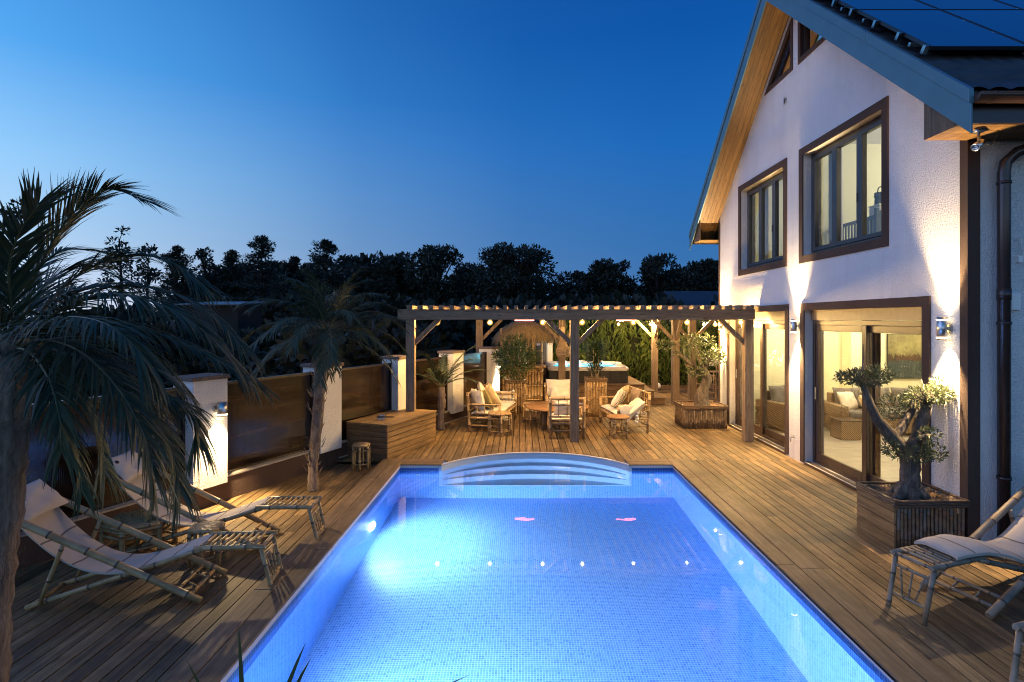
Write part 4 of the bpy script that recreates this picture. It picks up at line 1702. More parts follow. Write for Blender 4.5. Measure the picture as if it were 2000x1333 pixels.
# ---------------------------------------------------------------- loungers
SEAM = plain('stitched_seam', (.16, .13, .11), .9)
def make_lounger(label, loc, rz, cushion=False):
    """bamboo sling chair with an attached footrest; local x runs towards the feet"""
    t = thing('sun_lounger', label, 'sun lounger', loc, rz, 'bamboo sun loungers')
    bm = [BAMBG if cushion else BAMB, BAMBD]
    ha, hb = .26, .16
    m = MB()
    for s in (-1, 1):
        m.bamboo((1.40, s * ha, .03), (-.26, s * ha, .90), .030, .31, 10)
    build_split(m, 'long_pole', bm, t, lambda c: c.y > 0, world=False)
    m = MB()
    m.bamboo((-.24, -ha - .03, .885), (-.24, ha + .03, .885), .022, .3, 8)
    m.bamboo((1.30, -ha, .075), (1.30, ha, .075), .017, .25, 8)
    m.bamboo((1.20, -ha, .13), (1.20, ha, .13), .015, .25, 8)
    for y in (-.09, .09):
        m.bamboo((1.30, y, .075), (1.20, y, .13), .010, .2, 6)
    m.bamboo((.02, -hb - .06, .045), (.02, hb + .06, .045), .018, .25, 8)
    build_split(m, 'cross_bar', bm, t, lambda c: 0 if c.x < -.1 else 1 if c.x < .5 else 2, world=False)
    m = MB()
    for s in (-1, 1):
        m.bamboo((-.02, s * (hb + .04), .03), (1.36, s * hb, .435), .023, .3, 10)
    build_split(m, 'base_pole', bm, t, lambda c: c.y > 0, world=False)
    m = MB()
    for s in (-1, 1):
        m.bamboo((.30, s * (ha - .03), .60), (.10, s * (hb + .07), .06), .018, .25, 8)
    build_split(m, 'prop', bm, t, lambda c: c.y > 0, world=False)
    m = MB()
    for s in (-1, 1):
        m.bamboo((1.30, s * hb, .445), (1.90, s * hb, .435), .022, .28, 10)
    m.bamboo((1.87, -hb - .02, .43), (1.87, hb + .02, .43), .016, .2, 8)
    m.bamboo((1.36, -hb - .02, .445), (1.36, hb + .02, .445), .016, .2, 8)
    for i in range(8):
        x = 1.41 + i * .056
        m.bamboo((x, -hb, .453), (x, hb, .445), .012, .2, 6)
    m.build('footrest', bm, t, world=False)
    for s in (-1, 1):
        m = MB()
        m.bamboo((1.86, s * (hb - .002), .42), (1.96, s * (hb - .012), .0), .020, .25, 8)
        m.build('leg', bm, t, world=False)
    m = MB()
    fx_ = lambda z: 1.86 + (.42 - z) / .42 * .10
    for z in (.34, .12):
        m.bamboo((fx_(z), -hb, z), (fx_(z), hb, z), .013, .2, 6)
    for (a, c) in ((-.10, -.05), (0, 0), (.10, .05)):
        m.bamboo((fx_(.34), a, .34), (fx_(.12), c, .12), .008, .2, 6)
    m.build('leg_brace', bm, t, world=False)
    # canvas sling with stitched channels
    if cushion:
        prof = [(-.26, .93), (-.10, .80), (.10, .62), (.32, .46), (.55, .36), (.80, .36), (1.05, .44), (1.28, .492), (1.48, .498), (1.62, .488)]
        th, wd0, wd1 = .024, .23, .175
    else:
        prof = [(-.26, .93), (-.12, .80), (.05, .60), (.25, .42), (.48, .30), (.70, .27), (.92, .31), (1.15, .385), (1.33, .445)]
        th, wd0, wd1 = .016, .245, .165

    def pr(u):
        q = u * (len(prof) - 1)
        i = min(int(q), len(prof) - 2)
        f = q - i
        p0, p1, p2, p3 = prof[max(i - 1, 0)], prof[i], prof[i + 1], prof[min(i + 2, len(prof) - 1)]
        o = []
        for k in (0, 1):
            o.append(.5 * (2 * p1[k] + (p2[k] - p0[k]) * f + (2 * p0[k] - 5 * p1[k] + 4 * p2[k] - p3[k]) * f * f + (3 * p1[k] - p0[k] - 3 * p2[k] + p3[k]) * f ** 3))
        return o

    def sur(off):
        def f(u, v):
            x, z = pr(u)
            w = wd0 + (wd1 - wd0) * u
            y = (v * 2 - 1) * w
            q = abs(((u * 7) % 1) - .5) * 2
            puff = (1 - q ** 4) * (.010 if not cushion else .015) * (1 - (2 * v - 1) ** 6)
            edge = .015 * (1 - abs(2 * v - 1)) if not cushion else -.02 * abs(2 * v - 1) ** 5
            return (x + .004 * sin(11 * v + 9 * u), y, z - (edge if not cushion else -edge) + off + (puff if off > 0 else -puff * .4) + .004 * sin(8 * v + 5 * u))
        return f
    m = MB()
    m.grid(sur(th), 56, 12)
    m.grid(lambda u, v: sur(0)(u, 1 - v), 56, 12)
    for v in (0, 1):
        m.grid(lambda u, w: V(sur(th)(u, v)) * (w if v == 0 else 1 - w) + V(sur(0)(u, v)) * ((1 - w) if v == 0 else w), 56, 1)
    m.grid(lambda u, w: V(sur(th)(1, u)) * w + V(sur(0)(1, u)) * (1 - w), 12, 1)
    for i in range(1, 7):
        u0 = i / 7
        for (ua, ub) in ((u0 - .004, u0 + .004),):
            m.grid(lambda u, v: V(sur(th)(ua + (ub - ua) * u, v)) + V((0, 0, .0015)), 1, 12, 1)
    m.build('seat_cushion' if cushion else 'canvas_sling', [BEIGE if cushion else CREAM_SLING, SEAM], t, world=False)
    m = MB()
    M = Matrix.Translation((-.10, 0, .885)) @ Matrix.Rotation(R(-48), 4, 'Y') @ Matrix.Rotation(R(90), 4, 'Z')
    m.pillow(.50, .34, .085, M, 0, 14)
    hp = m.build('head_pillow', BEIGE if cushion else CREAM_SLING, t, world=False)
    m = MB()
    if not cushion:
        c = M @ V((-.16, -.040, .07))
        m.lathe(c, [(0, .006), (.02, .005), (.024, 0)], 14, 0, (M @ Matrix.Rotation(R(90), 4, 'X')).to_3x3())
        m.build('snap_button', DARKMETAL, hp, world=False)
    return t


CREAM_SLING = plain('lounger_canvas', (.50, .43, .36), .92, var=.07, bump=.3, bscale=280)
lo0 = make_lounger('bamboo lounger with a plain canvas sling beside the large palm trunk', (-4.20, 4.80, LZ), R(7))
dup(lo0, (-4.17, 5.92, LZ), R(4), 'bamboo canvas lounger in the glow of the fence pillar downlight')
lr = make_lounger('weathered bamboo lounger with a padded cushion in front of the planter by the house corner', (4.99, 5.02, 0), R(198), True)
dup(lr, (5.03, 3.84, 0), R(196), 'weathered bamboo lounger of which only the footrest end shows at the lower corner')


def hex_stool(label, loc, rz, w, h, cat='stool', name='bamboo_stool', round_=False, legs=6, group='bamboo stools', big=False):
    t = thing(name, label, cat, loc, rz, group)
    bm = [BAMB, BAMBD]
    r = w / 2
    cs = [V((r * .93 * cos(R(60 * i + 30)), r * .93 * sin(R(60 * i + 30)), 0)) for i in range(6)]
    m = MB()
    if round_:
        m.lathe((0, 0, h - .04), [(0, 0), (r, 0), (r + .008, .015), (r, .035), (r - .01, .04), (0, .041)], 24)
        m.build('seat', TABLEW, t, world=False)
        cs = [V((r * .82 * cos(R(90 * i + 45)), r * .82 * sin(R(90 * i + 45)), 0)) for i in range(4)]
    else:
        for i in range(6):
            a, c = cs[i], cs[(i + 1) % 6]
            m.bamboo(a + V((0, 0, h - .02)), c + V((0, 0, h - .02)), .018, .3, 8)
            if big:
                m.bamboo(a + V((0, 0, h - .055)), c + V((0, 0, h - .055)), .016, .3, 8)
        n_ = int(w / .026)
        for i in range(n_):
            y = -r * .79 + (i + .5) * 2 * r * .79 / n_
            xh = min(r * .93, (r * .93 * .866 * 2 - abs(y)) / 1.732 + .0) if abs(y) < r * .8 else r * .4
            xh = r * .93 * (1 - abs(y) / (r * .93 * 2 / 1.0)) if False else xh
            hx_ = r * .93 * .866
            # flat-sided hexagon with corners at +-30 degrees: half width at y
            lim = hx_ if abs(y) < r * .93 * .5 else hx_ * (r * .93 - abs(y)) / (r * .93 * .5)
            if lim > .02:
                m.bamboo((-lim, y, h - .008), (lim, y, h - .008), .0105, .3, 6)
        m.build('seat' if not big else 'table_top', bm, t, world=False)
    for i, c in enumerate(cs):
        m = MB()
        m.bamboo((c.x, c.y, 0), (c.x * .96, c.y * .96, h - .03), .019 if not big else .026, .2, 8)
        m.build('leg', bm, t, world=False)
    m = MB()
    for i in range(len(cs)):
        a, c = cs[i] * .98, cs[(i + 1) % len(cs)] * .98
        for z in ((.09, h - .10) if not big else (.10, h - .12)):
            m.bamboo((a.x, a.y, z), (c.x, c.y, z), .010 if not big else .014, .25, 6)
        mid = (a + c) / 2
        m.bamboo((mid.x, mid.y, h - .10), (mid.x, mid.y, h - .03), .007, .2, 6)
    build_split(m, 'stretcher', bm, t, lambda c: c.z > h / 2, world=False)
    return t


hex_stool('low wide hexagonal bamboo table between the two loungers by the fence', (-4.10, 5.83, LZ), R(8), .70, .35, 'table', 'bamboo_table', group='bamboo tables', big=True)
hex_stool('small hexagonal bamboo stool between the footrests of the two loungers', (-3.20, 5.52, LZ), R(12), .34, .38)
hex_stool('small hexagonal bamboo stool standing against the storage chest', (-2.66, 9.02, LZ), R(5), .30, .41)
hex_stool('hexagonal bamboo stool in front of the sofa with the brown striped cushions', (-.45, 11.38, 0), R(10), .55, .46)
hex_stool('round topped bamboo stool in front of the sofa with the black striped cushion', (1.98, 11.08, 0), R(10), .46, .44, round_=True)
hex_stool('bamboo stool half hidden behind the round table near the bar', (.22, 12.75, 0), R(0), .42, .45)

# ---------------------------------------------------------------- storage chest
c0, c1 = V((-2.285, 9.30, 0)), V((-1.70, 10.76, 0))
ex_ = (c1 - c0).normalized()
rz = atan2(ex_.y, ex_.x)
CL, CW, CH = (c1 - c0).length, .86, .60
t = thing('storage_chest', 'long wooden deck chest clad with horizontal boards, set beside the fence', 'chest', c0, rz)
m = MB()
hb_ = (CH - .035) / 6
for i in range(6):
    z = .002 + i * hb_
    m.box(.0, CL, 0, .022, z, z + hb_ - .010)
    m.box(.0, CL, CW - .022, CW, z, z + hb_ - .006)
build_split(m, 'side_boards', CHX, t, lambda c: c.y > .4, world=False, bevel=.003)
m = MB()
for i in range(6):
    z = .002 + i * hb_
    m.box(-.022, -.001, 0, CW, z - (.09 if i == 0 else 0), z + hb_ - .006)
    m.box(CL + .001, CL + .022, 0, CW, z, z + hb_ - .006)
build_split(m, 'end_boards', wood('chest_end_wood', (.12, .07, .038), (.27, .165, .085), 'y', .6, 'Object', island=.6), t, lambda c: c.x > 0, world=False, bevel=.003)
m = MB()
m.box(.01, CL - .01, .03, CW - .03, .0, CH - .05)
m.build('core', plain('dark_core', (.02, .014, .01), .9), t, world=False)
m = MB()
nb = 7
for i in range(nb):
    y = -.012 + i * (CW + .024) / nb
    m.box(-.03, CL + .03, y, y + (CW + .024) / nb - .009, CH - .032, CH)
m.build('lid', CHX, t, world=False, bevel=.003)
# hand brush lying on the lid
bp_ = A(748, 818, 9.78)
t = thing('hand_tool', 'small steel and brown hand brush lying on the chest lid', 'hand tool', (bp_.x, bp_.y, .601), R(12))
m = MB()
m.bar((-.11, 0, .055), (.02, 0, .055), .06, .022)
m.bar((.02, 0, .05), (.19, -.03, .045), .026, .022)
m.build('handle', DARKWOOD, t, world=False, bevel=.006)
m = MB()
m.box(-.10, .04, -.045, .045, .0, .043)
m.build('brush_head', STEEL, t, world=False, bevel=.006)
m = MB()
m.box(-.07, .03, .02, .06, .066, .084)
m.build('clip', STEEL, t, world=False)

# ---------------------------------------------------------------- bamboo seats under the pergola
def bamboo_seat(name, label, cat, loc, rz, L, D, mats, back=True, group=None, pad=CREAM, bh=.84, style=0):
    """local x along the seat, front towards -y"""
    t = thing(name, label, cat, loc, rz, group)
    bm = [BAMB, BAMBD]
    for (sx, sy) in ((-1, -1), (1, -1), (-1, 1), (1, 1)):
        m = MB()
        x, y = sx * L / 2, sy * D / 2
        m.bamboo((x, y, 0), (x, y + (.05 if sy > 0 else 0), bh if sy > 0 else .58), .030, .28, 8)
        m.build('leg', bm, t, world=False)
    m = MB()
    for sy in (-1, 1):
        m.bamboo((-L / 2, sy * D / 2, .30), (L / 2, sy * D / 2, .30), .022, .3, 8)
    for sx in (-1, 1):
        m.bamboo((sx * L / 2, -D / 2, .30), (sx * L / 2, D / 2, .30), .022, .3, 8)
        m.bamboo((sx * L / 2, -D / 2, .14), (sx * L / 2, D / 2, .14), .016, .3, 8)
    m.bamboo((-L / 2, D / 2, .16), (L / 2, D / 2, .16), .015, .3, 8)
    n_ = int(L / .075)
    for i in range(n_):
        x = -L / 2 + (i + .5) * L / n_
        m.bamboo((x, -D / 2, .318), (x, D / 2, .318), .012, .3, 6)
    m.build('seat_frame', bm, t, world=False)
    for sx in (-1, 1):
        m = MB()
        x = sx * L / 2
        m.bamboo((x, -D / 2 - .03, .585), (x, D / 2 + .02, .585), .022, .26, 8)
        for k in range(1, 4):
            y = -D / 2 + D * k / 4
            m.bamboo((x, y, .30), (x, y, .585), .011, .2, 6)
        m.build('armrest', bm, t, world=False)
    m = MB()
    yb = D / 2 + .04
    m.bamboo((-L / 2 - .03, yb + .01, bh - .03), (L / 2 + .03, yb + .01, bh - .03), .024, .3, 8)
    m.bamboo((-L / 2, yb, bh - .16), (L / 2, yb, bh - .16), .014, .3, 8)
    m.bamboo((-L / 2, yb - .02, .44), (L / 2, yb - .02, .44), .018, .3, 8)
    n_ = max(4, int(L / .14))
    for i in range(1, n_):
        x = -L / 2 + i * L / n_
        m.bamboo((x, yb, .44), (x, yb, bh - .16), .010, .2, 6)
        m.bamboo((x, yb, bh - .16), (x, yb, bh - .03), .009, .2, 6)
    m.build('back_frame', bm, t, world=False)
    m = MB()
    M = Matrix.Translation((0, -.01, .385)) @ Matrix.Rotation(R(90), 4, 'X')
    m.pillow(L - .06, D + .02, .13, M, 0, 16)
    m.build('seat_cushion', pad, t, world=False)
    return t


sofa_l_dir = V((.17, .985, 0)).normalized()
# left sofa faces the house (+x): its local -y must point to +x
ls = V((-.62, 12.48, 0))
rzl = atan2(sofa_l_dir.y, sofa_l_dir.x)             # local x along the sofa
bamboo_seat('bamboo_sofa', 'bamboo sofa with cream seat pad and brown striped cushions, its back to the fence', 'sofa', ls, rzl, 1.86, .66, None)
rs = V((2.27, 12.12, 0))
rzr = atan2(-1.28, .19)
bamboo_seat('bamboo_sofa', 'bamboo sofa with a black striped cushion, its back towards the house', 'sofa', rs, rzr, 1.30, .64, None, bh=.86)
bamboo_seat('bamboo_armchair', 'bamboo armchair with its slatted back to the pool, behind the middle pergola post', 'armchair', (.925, 11.28, 0), R(180), .68, .62, None, bh=.84)
bamboo_seat('bamboo_armchair', 'cream padded bamboo armchair facing the pool in front of the hot tub steps', 'armchair', (.98, 13.45, 0), 0, .72, .62, None, bh=.80)


def pil(label, base, w, h, th, yaw, tilt, mat_, lean_axis='X', md=None, mats=None, name='cushion', roll=0):
    M = Matrix.Translation(V(base) + V((0, 0, h / 2 * cos(R(tilt))))) @ Matrix.Rotation(R(yaw), 4, 'Z') @ Matrix.Rotation(R(tilt), 4, 'X') @ Matrix.Rotation(R(roll), 4, 'Y')
    m = MB()
    m.pillow(w, h, th, M, 0, 18, md)
    o = m.build(name, mats or mat_)
    tag(origin(o, base), label, 'cushion', 'loose cushions')
    return o


STRB = [TAN, OLIVEF]


def str_olive(u, v):
    return 1 if (.72 < u < .86 and int(v * 9) % 2 == 0) else 0


def str_wide(u, v):
    return 1 if int(u * 6) % 2 == 0 else 0


def str_black(u, v):
    return 1 if (.15 < u < .85 and int(u * 22) % 2 == 0) else 0


# left sofa cushions: local frame helper
def on(root_loc, rz_, x, y, z):
    c, s = cos(rz_), sin(rz_)
    return V((root_loc.x + c * x - s * y, root_loc.y + s * x + c * y, z))


dl = math.degrees(rzl)
pil('large ruffled cream cushion standing in the near corner of the sofa by the fence', on(ls, rzl, -.74, .20, .44), .50, .46, .17, dl + 38, -12, CREAM)
pil('tan and olive striped cushion leaning on the ruffled cream one', on(ls, rzl, -.56, .06, .44), .48, .46, .14, dl + 34, -24, TAN, md=str_wide, mats=STRB, roll=8)
pil('square tan cushion with one olive checked edge in the middle of the sofa', on(ls, rzl, -.30, -.02, .44), .50, .50, .15, dl + 40, -26, TAN, md=str_olive, mats=STRB, roll=24)
pil('cream cushion with an olive edge behind the checked one', on(ls, rzl, -.10, .25, .44), .50, .52, .14, dl + 10, -14, CREAM, md=str_olive, mats=[CREAM, OLIVEF], roll=20)
pil('plain pale cushion at the far half of the sofa by the fence', on(ls, rzl, .38, .18, .44), .52, .46, .15, dl + 6, -18, TAN)
# pom-pom throw over the far arm
m = MB()
pc = on(ls, rzl, .93, .0, 0)
t = thing('throw_blanket', 'cream throw with a pompom edge hanging over the far sofa arm', 'blanket', (pc.x, pc.y, .3), rzl)
m.grid(lambda u, v: (.05 + .03 * sin(3 * v) - .10 * (abs(u - .5) * 2) ** 2 * 0 + (.045 if u > .5 else -.045), -.22 + .42 * v, .335 - abs(u - .5) * (.55 if u > .5 else .35) + .006 * sin(14 * v + 4 * u)), 20, 14)
m.build('fabric', CREAM, t, world=False)
m = MB()
for i in range(7):
    q = V((.10, -.22 + i * .07, .06 + .012 * (i % 2)))
    m.lathe(q, [(0, -.04), (.028, -.03), (.042, 0), (.028, .03), (0, .04)], 10)
for i in range(5):
    q = V((.11, -.25, .07 + i * .065))
    m.lathe(q, [(0, -.04), (.028, -.03), (.042, 0), (.028, .03), (0, .04)], 10)
m.build('pompom_edge', CREAM, t, world=False)
# right sofa cushions
dr = math.degrees(rzr)
pil('big pale cushion at the far end of the sofa nearer the house', on(rs, rzr, -.40, .12, .44), .54, .48, .16, dr - 30, -26, TAN)
pil('cushion with thin black and white stripes in the middle of the sofa nearer the house', on(rs, rzr, .06, -.12, .45), .56, .46, .14, dr - 36, -30, CREAM, md=str_black, mats=[CREAM, BLACKF], roll=-14)
pil('dark taupe cushion against the back of the sofa nearer the house', on(rs, rzr, .10, .24, .46), .50, .42, .13, dr, -14, plain('taupe_fabric', (.22, .16, .11), .9))
pil('big soft cream cushion with tassels over the near arm of the house side sofa', on(rs, rzr, .50, .10, .41), .60, .42, .17, dr - 10, -50, CREAM)
m = MB()
tc = on(rs, rzr, .69, -.05, 0)
t = thing('throw_blanket', 'fluffy cream throw hanging in folds over the near arm of the house side sofa', 'blanket', (tc.x, tc.y, .3), rzr)
m.grid(lambda u, v: (-.02 + .05 * (u - .5) + .035 * sin(u * 3), -.26 + .46 * v + .02 * sin(9 * u), .31 - abs(u - .45) * (.42 + .22 * sin(5 * v)) + .012 * sin(16 * v + 6 * u)), 24, 18)
m.build('fabric', CREAM, t, world=False)
m = MB()
for i in range(5):
    q = V((.03, .10 + .015 * (i % 2), .20 - i * .062))
    m.lathe(q, [(0, -.05), (.03, -.035), (.045, 0), (.03, .03), (0, .04)], 10)
m.build('tassel', CREAM, t, world=False)
pil('small cream lumbar cushion on the padded armchair', V((.98, 13.55, .44)), .52, .32, .14, 0, -14, CREAM)
pil('tall gathered cream back cushion of the padded armchair', V((.98, 13.72, .46)), .70, .44, .15, 0, -8, CREAM)
pil('lavender grey cushion at the back of the slatted armchair', V((.925, 11.16, .44)), .50, .30, .14, 0, 12, CREAM)
# round table on thick log legs
t = thing('round_table', 'low round wooden table on thick log legs between the bamboo seats', 'table', (.80, 12.15, 0))
m = MB()
m.lathe((0, 0, .43), [(0, 0), (.66, 0), (.70, .02), (.705, .04), (.69, .055), (0, .056)], 40)
m.build('table_top', TABLEW, t, world=False)
LOG = wood('log_wood', (.14, .085, .045), (.30, .20, .11), 'z', .7, 'Object', island=.3)
for a in (45, 135, 225, 315):
    m = MB()
    m.tube([(.42 * cos(R(a)), .42 * sin(R(a)), 0), (.40 * cos(R(a)), .40 * sin(R(a)), .429)], [.062, .056], 12)
    m.build('leg', LOG, t, world=False)

# ---------------------------------------------------------------- planters
def bamboo_planter(label, loc, w, d, h, mats, frontwood=False, name='bamboo_planter', rz=0):
    t = thing(name, label, 'planter', loc, rz)
    r = .019
    m = MB()

    def row(a, c, nrm_):
        L = (V(c) - V(a)).length
        n_ = int(L / (2 * r))
        for i in range(n_):
            p = V(a).lerp(V(c), (i + .5) / n_)
            k = r * rnd(.82, 1.02)
            m.bamboo((p.x, p.y, 0.002), (p.x + rnd(-.004, .004), p.y, h - .03 + rnd(-.012, .008)), k, .26, 7)
    row((-w / 2, -d / 2, 0), (w / 2, -d / 2, 0), 0)
    row((w / 2, -d / 2, 0), (w / 2, d / 2, 0), 0)
    row((w / 2, d / 2, 0), (-w / 2, d / 2, 0), 0)
    if not frontwood:
        row((-w / 2, d / 2, 0), (-w / 2, -d / 2, 0), 0)
    m.build('bamboo_cladding', mats, t, world=False)
    if frontwood:
        m = MB()
        for i in range(4):
            hz = h / 4
            m.box(-w / 2 - .03, -w / 2 - .005, -d / 2 - .015, d / 2 + .015, i * hz + .002, (i + 1) * hz - .005)
        m.build('side_boards', CHY, t, world=False, bevel=.003)
    m = MB()
    m.box(-w / 2 + .02, w / 2 - .02, -d / 2 + .02, d / 2 - .02, 0.001, h - .075)
    m.build('liner_box', plain('planter_liner', (.02, .015, .012), .9), t, world=False)
    m = MB()
    for dz in (0, .028, .056):
        for (a, c) in (((-w / 2 - .03, -d / 2 - .02), (w / 2 + .03, -d / 2 - .02)), ((w / 2 + .02, -d / 2 - .03), (w / 2 + .02, d / 2 + .03)), ((w / 2 + .03, d / 2 + .02), (-w / 2 - .03, d / 2 + .02)), ((-w / 2 - .02, d / 2 + .03), (-w / 2 - .02, -d / 2 - .03))):
            q = [V((*a, h - .015 - dz)), V((*c, h - .015 - dz))]
            n_ = 8
            m.tube([q[0].lerp(q[1], i / n_) + V((rnd(-.004, .004), rnd(-.004, .004), rnd(-.006, .006))) for i in range(n_ + 1)], .015, 6)
    m.build('twig_rim', plain('twig_bundle', (.10, .06, .035), .8, var=.5, scale=30), t, world=False)
    m = MB()
    random.seed(int(w * 1000))
    m.grid(lambda u, v: ((u - .5) * (w - .05), (v - .5) * (d - .05), h - .07 + .03 * sin(u * 9 + v * 5) * sin(v * 8) + rnd(-.006, .006)), 24, 24)
    m.build('mulch', SOIL, t, world=False)
    return t


OLDB = [plain('old_bamboo', (.17, .115, .07), .5, var=.55, scale=14), BAMBD]
WARMB = [plain('warm_bamboo', (.30, .19, .09), .45, var=.5, scale=12), BAMBD]
bamboo_planter('square planter clad with old bamboo and side boards, holding the near olive tree', (4.285, 5.985, 0), .72, .60, .52, OLDB, True, 'olive_planter')
bamboo_planter('square bamboo clad planter holding the olive tree under the pergola', (4.06, 12.32, 0), .92, .74, .51, OLDB, False, 'olive_planter')
bamboo_planter('tall bamboo planter with a palm lily in front of the hot tub', (1.87, 13.65, 0), .46, .46, .95, WARMB)
bamboo_planter('tall bamboo planter with bushy bamboo between sofa and bar', (-.14, 14.1, 0), .48, .46, .86, WARMB)
# hanging bamboo lantern
t = thing('hanging_lantern', 'bell shaped bamboo lantern hanging from a strap by the middle post', 'lantern', A(1099, 697, 14.6))
lp = [(.0, .0), (.10, .0), (.155, .05), (.17, .16), (.165, .20)]
m = MB()
for i in range(26):
    a = 2 * pi * i / 26
    pr_ = [(.15, 0), (.175, .08), (.175, .19), (.14, .27), (.085, .40), (.07, .56)]
    m.tube([(r * cos(a), r * sin(a), z) for r, z in pr_], .007, 5)
m.build('cane_ribs', [BAMB], t, world=False)
m = MB()
for (r, z) in ((.15, 0), (.178, .10), (.178, .17), (.145, .27), (.09, .40), (.07, .56)):
    m.tube([(r * cos(2 * pi * i / 24), r * sin(2 * pi * i / 24), z) for i in range(25)], .010, 6, cap=False)
m.lathe((0, 0, .005), [(.0, 0), (.15, 0)], 24)
m.lathe((0, 0, .0), [(.165, .19), (.135, .27), (.08, .40), (.062, .56)], 24)
m.build('hoops', [BAMBG], t, world=False)
m = MB()
m.box(-.05, .05, -.006, .006, .56, .80)
m.tube([(0, 0, .80), (0, 0, 1.15)], .006, 6)
m.build('strap', TAN, t, world=False)
# bar stools at the back by the house
for (p, lb) in ((V((5.45, 16.0, 0)), 'bamboo bar stool standing behind the far olive tree'), (V((6.15, 17.2, 0)), 'bar chair with a white canvas back in the far corner by the house')):
    t = thing('bar_stool', lb, 'bar stool', p, R(15))
    for (x, y) in ((-.18, -.18), (.18, -.18), (-.18, .18), (.18, .18)):
        m = MB()
        m.bamboo((x * 1.15, y * 1.15, 0), (x, y, .74), .018, .25, 7)
        m.build('leg', [BAMB, BAMBD], t, world=False)
    m = MB()
    m.box(-.2, .2, -.2, .2, .74, .775)
    m.build('seat', BAMB, t, world=False, bevel=.01)
    m = MB()
    for z in (.25, .5):
        for (a, c) in (((-.2, -.2), (.2, -.2)), ((.2, -.2), (.2, .2)), ((.2, .2), (-.2, .2)), ((-.2, .2), (-.2, -.2))):
            m.bamboo((*a, z), (*c, z), .012, .3, 6)
    m.build('stretcher', [BAMB, BAMBD], t, world=False)
    if p.x > 6:
        m = MB()
        m.bar((-.18, .19, .775), (-.18, .21, 1.2), .03, .03)
        m.bar((.18, .19, .775), (.18, .21, 1.2), .03, .03)
        build_split(m, 'back_post', BAMB, t, lambda c: c.x > 0, world=False)
        m = MB()
        m.box(-.2, .2, .185, .20, .92, 1.2)
        m.build('canvas_back', CREAM, t, world=False, bevel=.004)
t = thing('garden_globe', 'small shiny white globe lamp on the ground by the hedge', 'garden lamp', (4.66, 18.55, 0))
m = MB()
m.lathe((0, 0, .14), [(0, -.12), (.09, -.08), (.12, 0), (.09, .08), (0, .12)], 16)
m.build('globe', WHITEP, t, world=False)
m = MB()
m.lathe((0, 0, 0), [(0, .03), (.07, .03), (.08, 0)], 16)
m.build('foot', BLACKP, t, world=False)
# ---------------------------------------------------------------- vegetation
random.seed(21)
PALMG = leafmat('palm_leaf', (.018, .036, .018), (.036, .058, .026), (.10, .088, .034), .62, .15)
PALMR = plain('palm_rachis', (.10, .10, .045), .5, var=.2)
PTRK = N('fibrous_palm_trunk')
tv = PTRK.coords('Object', (30, 30, 5))
tn = PTRK.noise(tv, 1.0, 6, .7)
PTRK.base(PTRK.ramp(tn, [(.3, (.07, .048, .036)), (.55, (.26, .19, .145)), (.75, (.42, .33, .26))]))
PTRK.rough(.9)
PTRK.bump(PTRK.noise(PTRK.coords('Object', (60, 60, 14)), 1, 5, .7), .9, .03)
PTRK = PTRK.mat


def bez(ps, u):
    n_ = len(ps) - 1
    q = min(u * n_, n_ - 1e-6)
    i = int(q)
    f = q - i
    p0, p1, p2, p3 = ps[max(i - 1, 0)], ps[i], ps[i + 1], ps[min(i + 2, n_)]
    return .5 * (2 * p1 + (p2 - p0) * f + (2 * p0 - 5 * p1 + 4 * p2 - p3) * f * f + (3 * p1 - p0 - 3 * p2 + p3) * f ** 3)


def frond(ctrl, leaf_len, nleaf, droop, parent, rw=.011, lw=.017, start=.14, fold=.5, name='frond'):
    """feather leaf along control points (world)"""
    m = MB()
    N_ = 18
    pts = [bez(ctrl, i / N_) for i in range(N_ + 1)]
    m.tube(pts, [rw * (1 - .8 * i / N_) for i in range(N_ + 1)], 5, 1)
    L = sum((pts[i + 1] - pts[i]).length for i in range(N_))
    for k in range(nleaf):
        u = start + (1 - start) * (k + rnd(0, .8)) / nleaf
        p = bez(ctrl, u)
        d = (bez(ctrl, min(1, u + .03)) - bez(ctrl, max(0, u - .03))).normalized()
        side = d.cross(V((0, 0, 1)))
        if side.length < .1:
            side = V((1, 0, 0))
        side.normalize()
        upn = side.cross(d).normalized()
        for s in (-1, 1):
            env = (.55 + .45 * sin(pi * min(1, (u - start) / (1 - start) * 1.25 + .12))) if u < .85 else .55 + .35 * (1 - u) / .15
            ll = leaf_len * env * rnd(.78, 1.12)
            ang = R(rnd(32, 50) - 18 * u)
            v = (d * cos(ang) + side * s * sin(ang) + upn * rnd(.05, .30) * fold).normalized()
            q = p.copy()
            lp = [q.copy()]
            g_ = droop * rnd(.7, 1.35)
            for j in range(4):
                v = (v + V((0, 0, -g_ * (.35 + .35 * j)))).normalized()
                q = q + v * ll / 4
                lp.append(q.copy())
            sd = v.cross(upn)
            sd = (sd if sd.length > .1 else side).normalized()
            sd = (sd + V((rnd(-.4, .4), rnd(-.4, .4), rnd(-.4, .4)))).normalized()
            w = lw * rnd(.75, 1.15)
            m.ribbon(lp, [w * .55, w, w * .85, w * .5, w * .06], sd)
    return m.build(name, [PALMG, PALMR], parent)


def px_frond(pl, y0):
    """control points given as (px, py, dy)"""
    return [A(x, y, y0 + dy) for x, y, dy in pl]


def rand_frond(c, az, el, L, drop):
    v = V((cos(az) * cos(el), sin(az) * cos(el), sin(el)))
    q = V(c)
    o = [q.copy()]
    for i in range(5):
        q = q + v * L / 5
        o.append(q.copy())
        v = (v + V((0, 0, -drop * (.5 + .28 * i)))).normalized()
    return o


